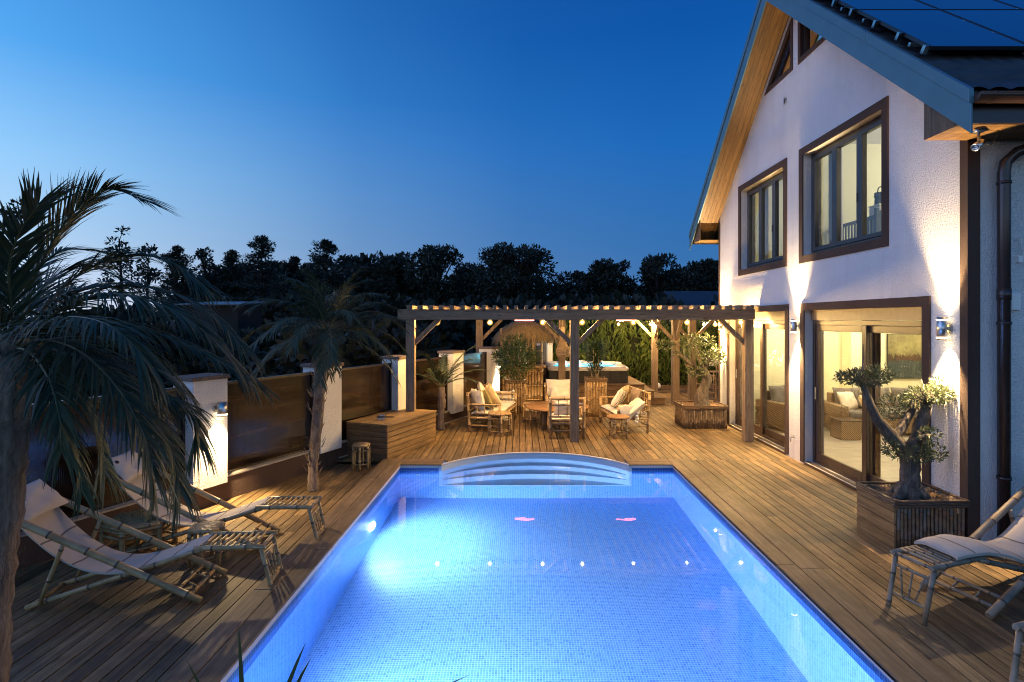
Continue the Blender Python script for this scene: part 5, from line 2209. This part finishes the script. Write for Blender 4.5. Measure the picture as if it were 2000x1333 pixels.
def trunk(m, pts, rs, seg=26, rough_=.05):
    P, Q = [], []
    for i in range(seg + 1):
        u = i / seg
        P.append(bez(pts, u))
        q = u * (len(rs) - 1)
        k = min(int(q), len(rs) - 2)
        r = rs[k] + (rs[k + 1] - rs[k]) * (q - k)
        Q.append(r * (1 + rough_ * sin(i * 2.4) + rnd(-rough_, rough_)))
    m.tube(P, Q, 14)


# big palm at the left edge
PY = 3.30
pc = A(28, 672, PY)
pb = V((-3.25, PY, LZ))
palm = thing('palm_tree', 'large palm with long drooping feathery fronds rising beside the loungers', 'palm tree', pb)
m = MB()
trunk(m, [pb, V((-3.20, PY, .7)), V((-3.14, PY, 1.4)), pc + V((-.03, 0, -.25)), pc + V((0, 0, .06))], [.095, .085, .10, .105, .07], 44, .07)
# hairy sheaths wrapped round the stem
for k in range(420):
    z = rnd(.1, 2.1)
    a = rnd(0, 2 * pi)
    c = V((-3.25 + .075 * z, PY, z)) + V((cos(a), sin(a), 0)) * .092
    o = V((cos(a), sin(a), 0))
    m.ribbon([c, c + o * .018 + V((rnd(-.03, .03), rnd(-.03, .03), rnd(.02, .07))), c + o * rnd(.02, .05) + V((rnd(-.05, .05), rnd(-.05, .05), rnd(.02, .11)))], [.003, .003, .001], V((-sin(a), cos(a), 0)))
m.build('trunk', PTRK, palm)
m = MB()
for k in range(16):
    a = 2 * pi * k / 16 + rnd(-.2, .2)
    o = V((cos(a), sin(a), 0))
    z0 = rnd(-.38, -.05)
    m.ribbon([pc + o * .06 + V((0, 0, z0 - .15)), pc + o * .10 + V((0, 0, z0)), pc + o * .13 + V((0, 0, z0 + .12))], [.06, .08, .03], V((-sin(a), cos(a), 0)))
m.build('leaf_base', PTRK, palm)
FR = [
    # measured fronds: px, py, depth offset
    ([(28, 672, 0), (50, 590, .05), (88, 500, .1), (140, 420, .12), (205, 370, .12), (272, 388, .1)], .40, 64, .10),
    ([(30, 672, 0), (22, 590, -.15), (18, 520, -.25), (40, 450, -.35), (75, 400, -.4)], .34, 50, .03),
    ([(30, 670, 0), (80, 610, .1), (150, 540, .2), (240, 500, .25), (330, 510, .25), (400, 560, .2)], .38, 60, .22),
    ([(32, 672, 0), (110, 610, -.1), (200, 575, -.2), (300, 590, -.25), (390, 640, -.25), (460, 710, -.2)], .40, 66, .26),
    ([(32, 675, 0), (120, 640, .1), (220, 630, .2), (320, 655, .25), (420, 700, .25), (490, 745, .2)], .38, 62, .30),
    ([(34, 678, 0), (90, 665, -.2), (160, 690, -.35), (230, 760, -.45), (280, 850, -.5), (300, 930, -.5)], .40, 60, .30),
    ([(34, 678, 0), (100, 680, .05), (190, 720, .1), (270, 790, .12), (330, 870, .1), (352, 960, .08)], .40, 62, .30),
    ([(34, 680, 0), (90, 700, .2), (150, 760, .3), (190, 840, .35), (205, 930, .35)], .36, 50, .30),
    ([(30, 680, 0), (60, 690, -.3), (95, 740, -.5), (115, 810, -.6), (120, 880, -.6)], .30, 40, .28),
    ([(26, 676, 0), (0, 640, -.1), (-50, 600, -.2), (-120, 610, -.25), (-180, 680, -.25)], .40, 50, .22),
    ([(26, 676, 0), (-10, 700, .2), (-50, 760, .35), (-70, 840, .4)], .36, 40, .28),
    ([(24, 676, 0), (10, 600, .3), (-10, 520, .5), (-60, 450, .6), (-120, 430, .6)], .36, 50, .08),
    ([(34, 676, 0), (130, 660, .4), (230, 665, .7), (310, 700, .9), (370, 770, 1.0)], .40, 54, .26),
    ([(34, 676, 0), (80, 620, .4), (140, 570, .7), (210, 560, .95), (280, 590, 1.1)], .36, 50, .16),
    ([(30, 676, 0), (40, 600, .5), (70, 530, .9), (120, 490, 1.2), (180, 490, 1.4)], .34, 46, .12),
    ([(30, 676, 0), (60, 650, -.3), (130, 620, -.6), (220, 640, -.8), (300, 720, -.85)], .36, 54, .28),
    ([(30, 678, 0), (90, 690, .0), (180, 700, .0), (290, 760, .0), (370, 800, .0), (385, 860, 0)], .38, 60, .32),
    ([(30, 678, 0), (70, 730, .1), (110, 800, .15), (150, 880, .18), (160, 960, .18)], .30, 42, .25),
    ([(30, 676, 0), (50, 610, .2), (100, 545, .4), (170, 520, .5), (250, 550, .55)], .34, 48, .16),
    ([(30, 676, 0), (120, 600, .3), (220, 560, .5), (330, 570, .6), (420, 620, .6), (480, 690, .55)], .36, 58, .26),
]
for pl, ll, nl, dr_ in FR:
    frond(px_frond(pl, PY), ll * 1.12, int(nl * 1.45), dr_ * .9, palm, lw=.0155)
# second palm by the pool
PY2 = 7.85
p2 = V(((612 - CX) * PY2 / F, PY2, LZ))
c2 = A(640, 648, PY2)
palm2 = thing('palm_tree', 'slim palm with a dense drooping crown on the lower deck between pool and fence', 'palm tree', p2)
m = MB()
trunk(m, [p2, A(612, 900, PY2), A(622, 800, PY2), A(628, 715, PY2), c2 + V((0, 0, -.05))], [.085, .068, .08, .075, .10, .08], 40, .07)
for k in range(60):
    z = rnd(.05, 1.9)
    a = rnd(0, 2 * pi)
    c = V((p2.x + .07 * z / 1.5, PY2, z)) + V((cos(a), sin(a), 0)) * .09
    o = V((cos(a), sin(a), 0))
    m.ribbon([c, c + o * .03 + V((0, 0, .05)), c + o * rnd(.04, .08) + V((0, 0, rnd(.05, .14)))], [.05, .04, .004], V((-sin(a), cos(a), 0)))
m.build('trunk', PTRK, palm2)
random.seed(5)
for k in range(34):
    az = 2 * pi * k / 34 * 5 + rnd(-.3, .3)
    el = R([68, 42, 24, 8, -12][k % 5] + rnd(-8, 8))
    L = [.90, 1.15, 1.25, 1.25, 1.15][k % 5] * rnd(.9, 1.1)
    frond(rand_frond(c2, az, el, L, rnd(.24, .34) if el > .2 else .28), .36, 60, .26, palm2, lw=.013)
# small palm by the fence, inside the pergola's corner
p3 = V(((861 - CX) * 11.9 / F, 11.9, 0))
c3 = A(862, 757, 11.9)
palm3 = thing('palm_tree', 'young palm with a short trunk in the corner between pergola post and fence', 'palm tree', p3)
m = MB()
trunk(m, [p3, p3 + V((.0, 0, .3)), p3 + V((.02, 0, .6)), c3], [.09, .075, .09, .07], 20, .08)
m.build('trunk', PTRK, palm3)
for (az, el, L) in ((.35, 62, 1.15), (.1, 38, 1.05), (-.5, 30, .9), (.8, 50, 1.0), (1.6, 60, .9), (2.6, 52, .95), (3.3, 36, .9), (-2.6, 40, .8), (-1.5, 48, .8), (4.2, 65, .9)):
    frond(rand_frond(c3, az, R(el), L, .20), .27, 34, .14, palm3, lw=.020, rw=.008)

# ---- leaf clumps
def clump(m, c, rx, ry, rz_, n_, ls, lw, mi=0, upb=.2):
    for k in range(n_):
        while True:
            x, y, z = rnd(-1, 1), rnd(-1, 1), rnd(-1, 1)
            q = x * x + y * y + z * z
            if q < 1 and random.random() < .25 + .75 * q:
                break
        p = V(c) + V((x * rx, y * ry, z * rz_))
        d = (V((x, y, z + upb)) + V((rnd(-.9, .9), rnd(-.9, .9), rnd(-.7, .9)))).normalized()
        sd = d.cross(V((rnd(-1, 1), rnd(-1, 1), rnd(-1, 1))))
        if sd.length < .05:
            continue
        sd.normalize()
        L = ls * rnd(.7, 1.25)
        m.ribbon([p, p + d * L * .5 + V((0, 0, rnd(-.1, .1) * L)), p + d * L], [lw * .3, lw * rnd(.8, 1.1), lw * .1], sd, mi)


OLV = leafmat('olive_leaf', (.032, .046, .018), (.070, .088, .034), (.13, .145, .075), .5, .2)
BARK = N('olive_bark')
bv = BARK.coords('Object', (18, 18, 6))
BARK.base(BARK.ramp(BARK.noise(bv, 1, 6, .65, .8), [(.3, (.022, .017, .013)), (.52, (.11, .083, .062)), (.75, (.25, .20, .155))]))
BARK.rough(.9)
BARK.bump(BARK.noise(bv, 1.6, 6, .7, .5), 1.0, .03)
BARK = BARK.mat


def limb(m, pts, rs, n_=10):
    seg = 12
    P = [bez(pts, i / seg) + V((rnd(-.006, .006), rnd(-.006, .006), 0)) for i in range(seg + 1)]
    Q = []
    for i in range(seg + 1):
        q = i / seg * (len(rs) - 1)
        k = min(int(q), len(rs) - 2)
        Q.append((rs[k] + (rs[k + 1] - rs[k]) * (q - k)) * rnd(.92, 1.1))
    m.tube(P, Q, n_)


random.seed(11)
OY = 5.98
root = A(1776, 968, OY)
ol = thing('olive_tree', 'gnarled old olive tree with separate leafy pads in the planter by the house corner', 'olive tree', (root.x, OY, .45))
m = MB()
q_ = lambda x, y, dy=0.0: A(x, y, OY + dy)
limb(m, [V((root.x, OY, .40)), q_(1778, 940), q_(1777, 905), q_(1775, 872)], [.15, .10, .092, .098, .085], 14)
for a in range(6):
    an = a * 1.05 + .3
    limb(m, [V((root.x, OY, .56)) + V((cos(an) * .06, sin(an) * .06, 0)), V((root.x + cos(an) * .14, OY + sin(an) * .13, .47)), V((root.x + cos(an) * .23, OY + sin(an) * .2, .435))], [.07, .06, .02], 8)
limb(m, [q_(1768, 885), q_(1742, 852), q_(1712, 818, -.05), q_(1695, 780, -.08), q_(1684, 748, -.08)], [.085, .065, .05, .042, .022])
limb(m, [q_(1745, 852), q_(1762, 835, .06), q_(1778, 805, .1), q_(1786, 780, .12)], [.055, .045, .036, .02])
limb(m, [q_(1780, 880), q_(1794, 845, .04), q_(1803, 810, .08), q_(1812, 785, .1)], [.08, .07, .062, .04])
limb(m, [q_(1812, 785, .1), q_(1830, 762, .1), q_(1855, 752, .08)], [.04, .03, .012], 8)
limb(m, [q_(1780, 868), q_(1800, 855, -.1), q_(1822, 850, -.15)], [.05, .03, .012], 8)
limb(m, [q_(1684, 748, -.08), q_(1686, 715, -.08), q_(1685, 672, -.08)], [.016, .008, .004], 6)
for k in range(26):
    bx_, by_ = rnd(1650, 1725), rnd(715, 755)
    limb(m, [q_(1685, 752, -.08), q_((bx_ + 1685) / 2, (by_ + 752) / 2 + 2, rnd(-.12, .1)), q_(bx_, by_, rnd(-.2, .15))], [.012, .007, .003], 5)
for k in range(20):
    bx_, by_ = rnd(1775, 1860), rnd(740, 790)
    limb(m, [q_(1810, 788, .1), q_((bx_ + 1810) / 2, (by_ + 785) / 2 + 2, rnd(-.1, .15)), q_(bx_, by_, rnd(-.15, .25))], [.014, .008, .003], 5)
m.build('trunk', BARK, ol)
m = MB()
s_ = OY / F
for (x, y, dy, rx, ry, rz_, n_) in ((1688, 738, -.08, 46, 34, 17, 420), (1655, 738, -.1, 22, 20, 12, 110), (1716, 728, -.05, 22, 22, 15, 130),
                                     (1812, 772, .1, 42, 38, 17, 400), (1850, 752, .06, 26, 30, 17, 230), (1785, 785, .1, 26, 24, 14, 150), (1868, 740, .0, 12, 12, 16, 60), (1862, 765, .0, 22, 22, 14, 130), (1835, 770, -.1, 26, 22, 14, 160),
                                     (1745, 795, .2, 28, 22, 24, 230), (1775, 885, -.05, 42, 36, 15, 330), (1822, 882, -.1, 25, 24, 16, 170), (1738, 872, -.05, 16, 16, 12, 80),
                                     (1815, 850, -.15, 20, 16, 14, 110)):
    clump(m, A(x, y, OY + dy), rx * s_, ry * s_, rz_ * s_, int(n_ * 1.9), .042, .0125)
m.build('crown', OLV, ol)
# far olive
OY = 12.3
root = A(1372, 790, OY)
ol2 = thing('olive_tree', 'spreading olive tree lit by the string lights in the planter under the pergola', 'olive tree', (root.x, OY, .45))
m = MB()
limb(m, [V((root.x, OY, .42)), q_(1370, 778), q_(1373, 762), q_(1381, 742), q_(1372, 722)], [.20, .17, .12, .11, .09], 12)
limb(m, [q_(1373, 722), q_(1350, 718), q_(1338, 712)], [.06, .045, .02], 8)
limb(m, [q_(1352, 716), q_(1338, 700), q_(1326, 692, .1)], [.05, .04, .03], 8)
limb(m, [q_(1374, 725), q_(1368, 705), q_(1362, 690), q_(1358, 672)], [.06, .05, .04, .02], 8)
limb(m, [q_(1376, 728), q_(1381, 712), q_(1388, 700, -.1)], [.06, .04, .02], 8)
limb(m, [q_(1340, 702), q_(1335, 690, .2), q_(1332, 672, .3)], [.03, .02, .01], 6)
m.build('trunk', BARK, ol2)
m = MB()
s_ = OY / F
for (x, y, dy, rx, ry, rz_, n_) in ((1390, 700, -.1, 26, 26, 12, 420), (1352, 668, .1, 24, 24, 14, 330), (1300, 675, .4, 18, 20, 9, 170), (1332, 690, .2, 16, 16, 8, 120),
                                     (1360, 727, -.1, 17, 17, 8, 170), (1375, 665, .2, 20, 20, 12, 150), (1400, 690, .2, 14, 16, 14, 150)):
    clump(m, A(x, y, OY + dy), rx * s_, ry * s_, rz_ * s_, n_, .085, .024)
for k in range(40):
    p = A(rnd(1335, 1372), rnd(660, 690), OY + rnd(-.2, .3))
    m.ribbon([p, p + V((0, 0, -.12)), p + V((rnd(-.02, .02), 0, -.26))], [.012, .012, .004], V((1, 0, 0)))
m.build('crown', OLV, ol2)
# planter plants
BAML = leafmat('bamboo_leaf', (.018, .040, .015), (.035, .07, .022), (.07, .10, .035), .45, .2)
t = thing('potted_bamboo', 'bushy dark green bamboo plant growing from the planter beside the bar', 'plant', (-.14, 14.1, .82))
m = MB()
for k in range(16):
    a = rnd(0, 2 * pi)
    q = rnd(.1, .42)
    m.tube([(-.14 + rnd(-.12, .12), 14.1 + rnd(-.12, .12), .80), (-.14 + cos(a) * q * .5, 14.1 + sin(a) * q * .5, 1.25), (-.14 + cos(a) * q, 14.1 + sin(a) * q, rnd(1.45, 1.85))], [.008, .006, .003], 5)
m.build('canes', BAMBG, t)
m = MB()
for (x, z, r, n_) in ((-.14, 1.38, .46, 900), (-.48, 1.45, .22, 160), (.22, 1.42, .24, 180), (-.14, 1.75, .26, 200), (-.2, 1.05, .3, 200)):
    clump(m, V((x, 14.05, z)), r, r * .8, r * .85, n_, .15, .026, 0, .3)
m.build('leaves', BAML, t)
t = thing('potted_palm_lily', 'spiky green palm lily growing from the tall bamboo planter', 'plant', (1.87, 13.65, .9))
m = MB()
for k in range(9):
    a = rnd(0, 2 * pi)
    q = rnd(.02, .12)
    m.tube([(1.87 + cos(a) * q, 13.65 + sin(a) * q, .86), (1.87 + cos(a) * q * 1.6, 13.65 + sin(a) * q * 1.6, rnd(1.2, 1.7))], .009, 5)
m.build('canes', BAMBG, t)
m = MB()
for tier in range(9):
    z = 1.05 + tier * .085
    nn = 38
    for k in range(nn):
        a = 2 * pi * k / nn + rnd(-.15, .15)
        rr_ = (.32 if tier < 5 else .38) * rnd(.8, 1.2)
        o = V((cos(a), sin(a), 0))
        p = V((1.87, 13.65, z)) + o * rnd(.02, .16)
        e_ = rnd(.35, 1.1)
        m.ribbon([p, p + (o + V((0, 0, e_))).normalized() * rr_ * .55, p + (o + V((0, 0, e_ * .55))).normalized() * rr_], [.014, .026, .003], V((-sin(a), cos(a), 0)))
m.build('leaves', BAML, t)
# sword leaves of a potted yucca close to the camera
YUC = leafmat('yucca_leaf', (.035, .055, .02), (.06, .085, .03), None, .45, .15)
yb_ = V((-1.02, 2.02, .55))
t = thing('potted_yucca', 'sword leaves of a yucca plant rising at the bottom edge of the picture', 'plant', (-1.02, 2.02, 0))
m = MB()
m.lathe((-1.02, 2.02, .002), [(0, 0), (.15, 0), (.19, .36), (.205, .37), (.205, .40), (.18, .40), (.17, .36), (0, .355)], 24)
m.build('pot', plain('terracotta_pot', (.30, .13, .07), .8), t)
m = MB()
m.tube([(-1.02, 2.02, .34), (-1.02, 2.02, .60)], [.035, .03], 10)
m.build('stem', BARK, t)
m = MB()
tips = [A(466, 1222, 2.0), A(597, 1256, 2.02), A(606, 1288, 2.1), A(364, 1288, 1.95), A(918, 1318, 2.25), A(240, 1390, 2.0)]
for tp in tips:
    o = tp - yb_
    sd = o.cross(V((0, 1, .2))).normalized()
    ps_ = [yb_ + o * f + V((0, 0, .05 * sin(pi * f))) for f in (0, .3, .6, .85, 1)]
    m.ribbon(ps_, [.018, .030, .026, .014, .001], (sd * .7 + V((.45, 0, .2))).normalized())
for k in range(22):
    a = rnd(0, 2 * pi)
    e_ = rnd(.1, .9)
    o = V((cos(a), sin(a) * .8, e_)).normalized() * rnd(.4, .56)
    sd = o.cross(V((0, 0, 1))).normalized()
    ps_ = [yb_ + o * f + V((0, 0, -.10 * f * f)) for f in (0, .3, .6, .85, 1)]
    m.ribbon(ps_, [.018, .030, .026, .014, .001], sd)
m.build('leaves', YUC, t)

# ---------------------------------------------------------------- thuja hedge behind the tub
random.seed(31)
THU = leafmat('thuja_foliage', (.06, .095, .02), (.11, .155, .03), (.17, .20, .045), .6, .25)
hd = thing('thuja_hedge', 'tall thick thuja hedge glowing yellow green behind the hot tub', 'hedge', (4.5, 19.6, 0))
m = MB()
for i in range(13):
    x = .2 + i * .78 + rnd(-.1, .1)
    ht = rnd(2.35, 2.75)
    for k in range(750):
        z = ht * (random.random() ** .85)
        rr_ = .62 * (1 - (z / ht) ** 3.0) + .05
        a = rnd(pi * .95, pi * 2.05)
        p = V((x + cos(a) * rr_ * rnd(.7, 1.05), 19.6 + sin(a) * rr_ * rnd(.65, 1.1), z))
        d = V((cos(a) * .6 + rnd(-.4, .4), sin(a) * .6 + rnd(-.3, .3), rnd(.4, 1.2))).normalized()
        sd = d.cross(V((rnd(-1, 1), rnd(-1, 1), rnd(-.3, .3))))
        if sd.length < .05:
            continue
        sd.normalize()
        L = rnd(.13, .26)
        m.ribbon([p, p + d * L * .55, p + d * L], [.03, .07, .012], sd)
    for k in range(4):
        a = rnd(0, 6.28)
m.build('foliage', THU, hd)
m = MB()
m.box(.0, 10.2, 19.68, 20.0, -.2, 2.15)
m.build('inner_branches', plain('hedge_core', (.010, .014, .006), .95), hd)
m = MB()
m.box(.6, 10.2, 18.92, 18.98, -.2, .12)
tag(origin(m.build('edging_board', DECKX), (5, 18.95, 0)), 'low timber edging board along the foot of the hedge', 'edging')

# ---------------------------------------------------------------- background trees
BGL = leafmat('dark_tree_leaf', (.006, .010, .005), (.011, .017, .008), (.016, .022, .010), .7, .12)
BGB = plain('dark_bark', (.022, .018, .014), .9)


def bgtree(label, px, top, hw, base, y, kind, seed, cat='tree', name=None, group='trees beyond the garden'):
    random.seed(seed)
    s = y / F
    c = A(px, top, y)
    Ht = c.z + .2
    W = hw * s * (1.75 if kind == 'pine' else 1.12)
    zb = H - (base - CY) * s
    t = thing(name or {'round': 'broadleaf_tree', 'pine': 'pine_tree', 'airy': 'sparse_tree', 'spire': 'conifer_tree'}[kind], label, cat, (c.x, y, -.2), 0, group)
    m = MB()
    lean = rnd(-.03, .03) * Ht
    m.tube([(c.x, y, -.2), (c.x + lean, y, Ht * .5), (c.x, y, Ht * (.97 if kind != 'round' else .8))], [Ht * .018 + .05, Ht * .012 + .03, .025], 7)
    k = MB()
    if kind == 'round':
        for i in range(int(16 + hw * 1.1)):
            a = rnd(0, 2 * pi)
            q = sqrt(random.random())
            f = random.random()
            zz = zb + (Ht - zb) * (.12 + .80 * f)
            ww = W * (sin(pi * min(1, .22 + .66 * f)) ** .6) * 1.0
            p = V((c.x + cos(a) * q * ww, y + sin(a) * q * ww, zz))
            m.tube([(c.x, y, zb + (zz - zb) * .35), p], [.09, .03], 5)
            r = rnd(.10, .22) * W + .22
            clump(k, p, r, r, r * .75, 105, .28, .15)
    elif kind == 'pine':
        env = lambda f: W * (1 - f) ** .62 * (.68 + .32 * sin(f * 21 + seed)) + .08
        for i in range(int(60 + hw * 1.5)):
            f = rnd(0, 1) ** 1.1
            zz = zb + (Ht - zb) * f
            a = rnd(0, 2 * pi)
            ww = env(f) * sqrt(random.random())
            e_ = V((c.x + cos(a) * ww, y + sin(a) * ww, zz))
            m.tube([(c.x, y, zz - .12 * ww), e_], [.05, .02], 4)
            r = rnd(.22, .40) * (1.15 - .55 * f)
            clump(k, e_, r * 1.25, r * 1.25, r * .6, 42, .24, .075)
        for i in range(18):
            f = rnd(.05, .93)
            zz = zb + (Ht - zb) * f
            a = rnd(0, 2 * pi)
            ww = env(f) * rnd(1.05, 1.4)
            e_ = V((c.x + cos(a) * ww, y + sin(a) * ww, zz + rnd(-.05, .3)))
            m.tube([(c.x, y, zz), e_], [.05, .012], 4)
            for u in (.55, .8, 1.0):
                clump(k, V((c.x, y, zz)).lerp(e_, u), .26, .26, .12, 26, .22, .06)
    elif kind == 'spire':
        n_ = 14
        for i in range(n_):
            f = i / (n_ - 1)
            zz = zb + (Ht - zb) * f
            ww = W * (1 - f) * rnd(.7, 1.15) + .12
            for j in range(5):
                a = rnd(0, 2 * pi)
                e_ = V((c.x + cos(a) * ww, y + sin(a) * ww, zz - .15 * ww))
                m.tube([(c.x, y, zz), e_], [.05, .015], 4)
                clump(k, V((c.x, y, zz)).lerp(e_, .7), .25 + .25 * ww, .25 + .25 * ww, .15, 22, .3, .16)
    else:
        for i in range(22):
            f = rnd(.05, 1)
            zz = zb + (Ht - zb) * f
            ww = W * (1 - .55 * f) * rnd(.5, 1.1)
            a = rnd(0, 2 * pi)
            e_ = V((c.x + cos(a) * ww, y + sin(a) * ww, zz + rnd(.1, .6)))
            m.tube([(c.x, y, zz - .4), e_], [.05, .015], 4)
            clump(k, e_, .38, .38, .28, 30, .30, .16)
            for j in range(3):
                m.tube([e_, e_ + V((rnd(-.5, .5), rnd(-.5, .5), rnd(0, .5)))], [.015, .006], 4)
    m.build('trunk', BGB, t)
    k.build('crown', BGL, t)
    return t


bgtree('tall loose tree reaching up behind the large palm', 8, 400, 42, 600, 36, 'airy', 1)
bgtree('thin loose treetop standing just past the tallest palm frond', 232, 462, 22, 590, 44, 'airy', 2)
bgtree('short sparse treetop between the thin conifer and the dense pine', 290, 498, 18, 590, 48, 'airy', 3)
bgtree('narrow bushy pine by the palm, beside the gap with pale sky', 347, 490, 30, 600, 42, 'pine', 4)
bgtree('half bare leaning small tree in the pale gap of the tree line', 398, 505, 16, 600, 46, 'airy', 5)
bgtree('lower pine touching the tall layered pine on the palm side', 452, 496, 30, 610, 47, 'pine', 6)
bgtree('tallest layered pine with a pointed top above the gap between the palms', 512, 470, 48, 615, 43, 'pine', 7)
bgtree('slim spire between the two layered pines', 574, 512, 18, 610, 48, 'spire', 8)
bgtree('wide layered pine with a flat broken top', 638, 476, 50, 615, 44, 'pine', 9)
bgtree('low dark pine between the wide layered pine and the round trees', 708, 507, 28, 610, 49, 'pine', 10)
bgtree('rounded dark tree next to the pines, lower than its round neighbour', 768, 496, 44, 620, 46, 'round', 11)
bgtree('tall rounded tree above the pergola end by the fence', 850, 482, 50, 620, 45, 'round', 12)
bgtree('small dark tree filling the dip between the tall rounded tree and the oak', 918, 516, 30, 620, 52, 'round', 13)
bgtree('big domed oak over the middle of the pergola, widest of the tree line', 1003, 486, 78, 625, 44, 'round', 14)
bgtree('low tree in the dip on the house side of the domed oak', 1118, 537, 32, 620, 52, 'round', 15)
bgtree('rounded tree with a flat crown halfway between oak and house', 1188, 511, 45, 620, 46, 'round', 16)
bgtree('broad dark tree nearer the house than the flat crowned one', 1288, 504, 46, 620, 45, 'round', 17)
bgtree('dark tree half hidden by the house wall', 1368, 514, 46, 620, 43, 'round', 18)
for q, (px_, top_, hw_, lb_) in enumerate(((428, 524, 26, 'small rounded tree beside the half bare leaning one'), (546, 512, 26, 'rounded treetop between the tallest pine and the slim spire'),
                                           (600, 518, 24, 'low round tree behind the slim spire'), (682, 502, 34, 'bushy dark tree joining the wide pine to the rounded trees'))):
    bgtree(lb_, px_, top_, hw_, 620, 50 + q, 'round', 40 + q)
# undergrowth that closes the view below the tree line
random.seed(77)
m = MB()
for i in range(150):
    x = rnd(-34, 18)
    y = rnd(30, 40)
    r = rnd(.8, 1.8)
    clump(m, V((x, y, rnd(.3, 2.1) + (.8 if -20 < x else .0))), r, r, r * .8, 130, .55, .40)
for i in range(150):
    x = rnd(-32, 17)
    y = rnd(47, 56)
    r = rnd(1.0, 1.9)
    clump(m, V((x, y, rnd(1.5, 4.2) + (.9 if -18 < x < 8 else 0) + (2.3 if -31 < x < -12 else 0) + .8 * sin(x * .9))), r, r, r * .8, 130, .55, .38)
for i in range(90):
    x = rnd(-24, -4)
    y = rnd(17, 27)
    r = rnd(.6, 1.2)
    clump(m, V((x, y, rnd(.2, 1.75))), r, r, r * .75, 120, .40, .28)
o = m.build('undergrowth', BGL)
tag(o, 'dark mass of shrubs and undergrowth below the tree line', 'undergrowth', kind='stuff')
# neighbours' roofs
t = thing('neighbour_house', 'dark neighbouring house roof behind the hedge, beside the white gable', 'house', (11.2, 34, -.2))
m = MB()
m.box(9.5, 12.9, 32.5, 37.5, -.2, 2.9)
m.build('wall', plain('dim_render', (.30, .28, .27), .9), t)
m = MB()
m.prism([(9.2, 32.1, 2.88), (9.2, 35, 4.25), (9.2, 37.9, 2.88)], (4.1, 0, 0))
m.build('roof', TILE, t)
t = thing('garden_shed', 'low shed with a pale metal roof seen between the two palms', 'shed', A(425, 620, 24))
sp_ = A(425, 625, 24)
m = MB()
m.box(sp_.x - 1.2, sp_.x + 1.2, 23.4, 25.6, -.2, 3.02)
m.build('wall', plain('dark_shed_boards', (.015, .012, .010), .9), t)
m = MB()
m.prism([(sp_.x - 1.4, 23.1, 3.02), (sp_.x - 1.4, 25.9, 3.22), (sp_.x - 1.4, 25.9, 3.27), (sp_.x - 1.4, 23.1, 3.07)], (2.8, 0, 0))
m.build('roof', plain('pale_metal_roof', (.09, .11, .13), .5, .0), t)
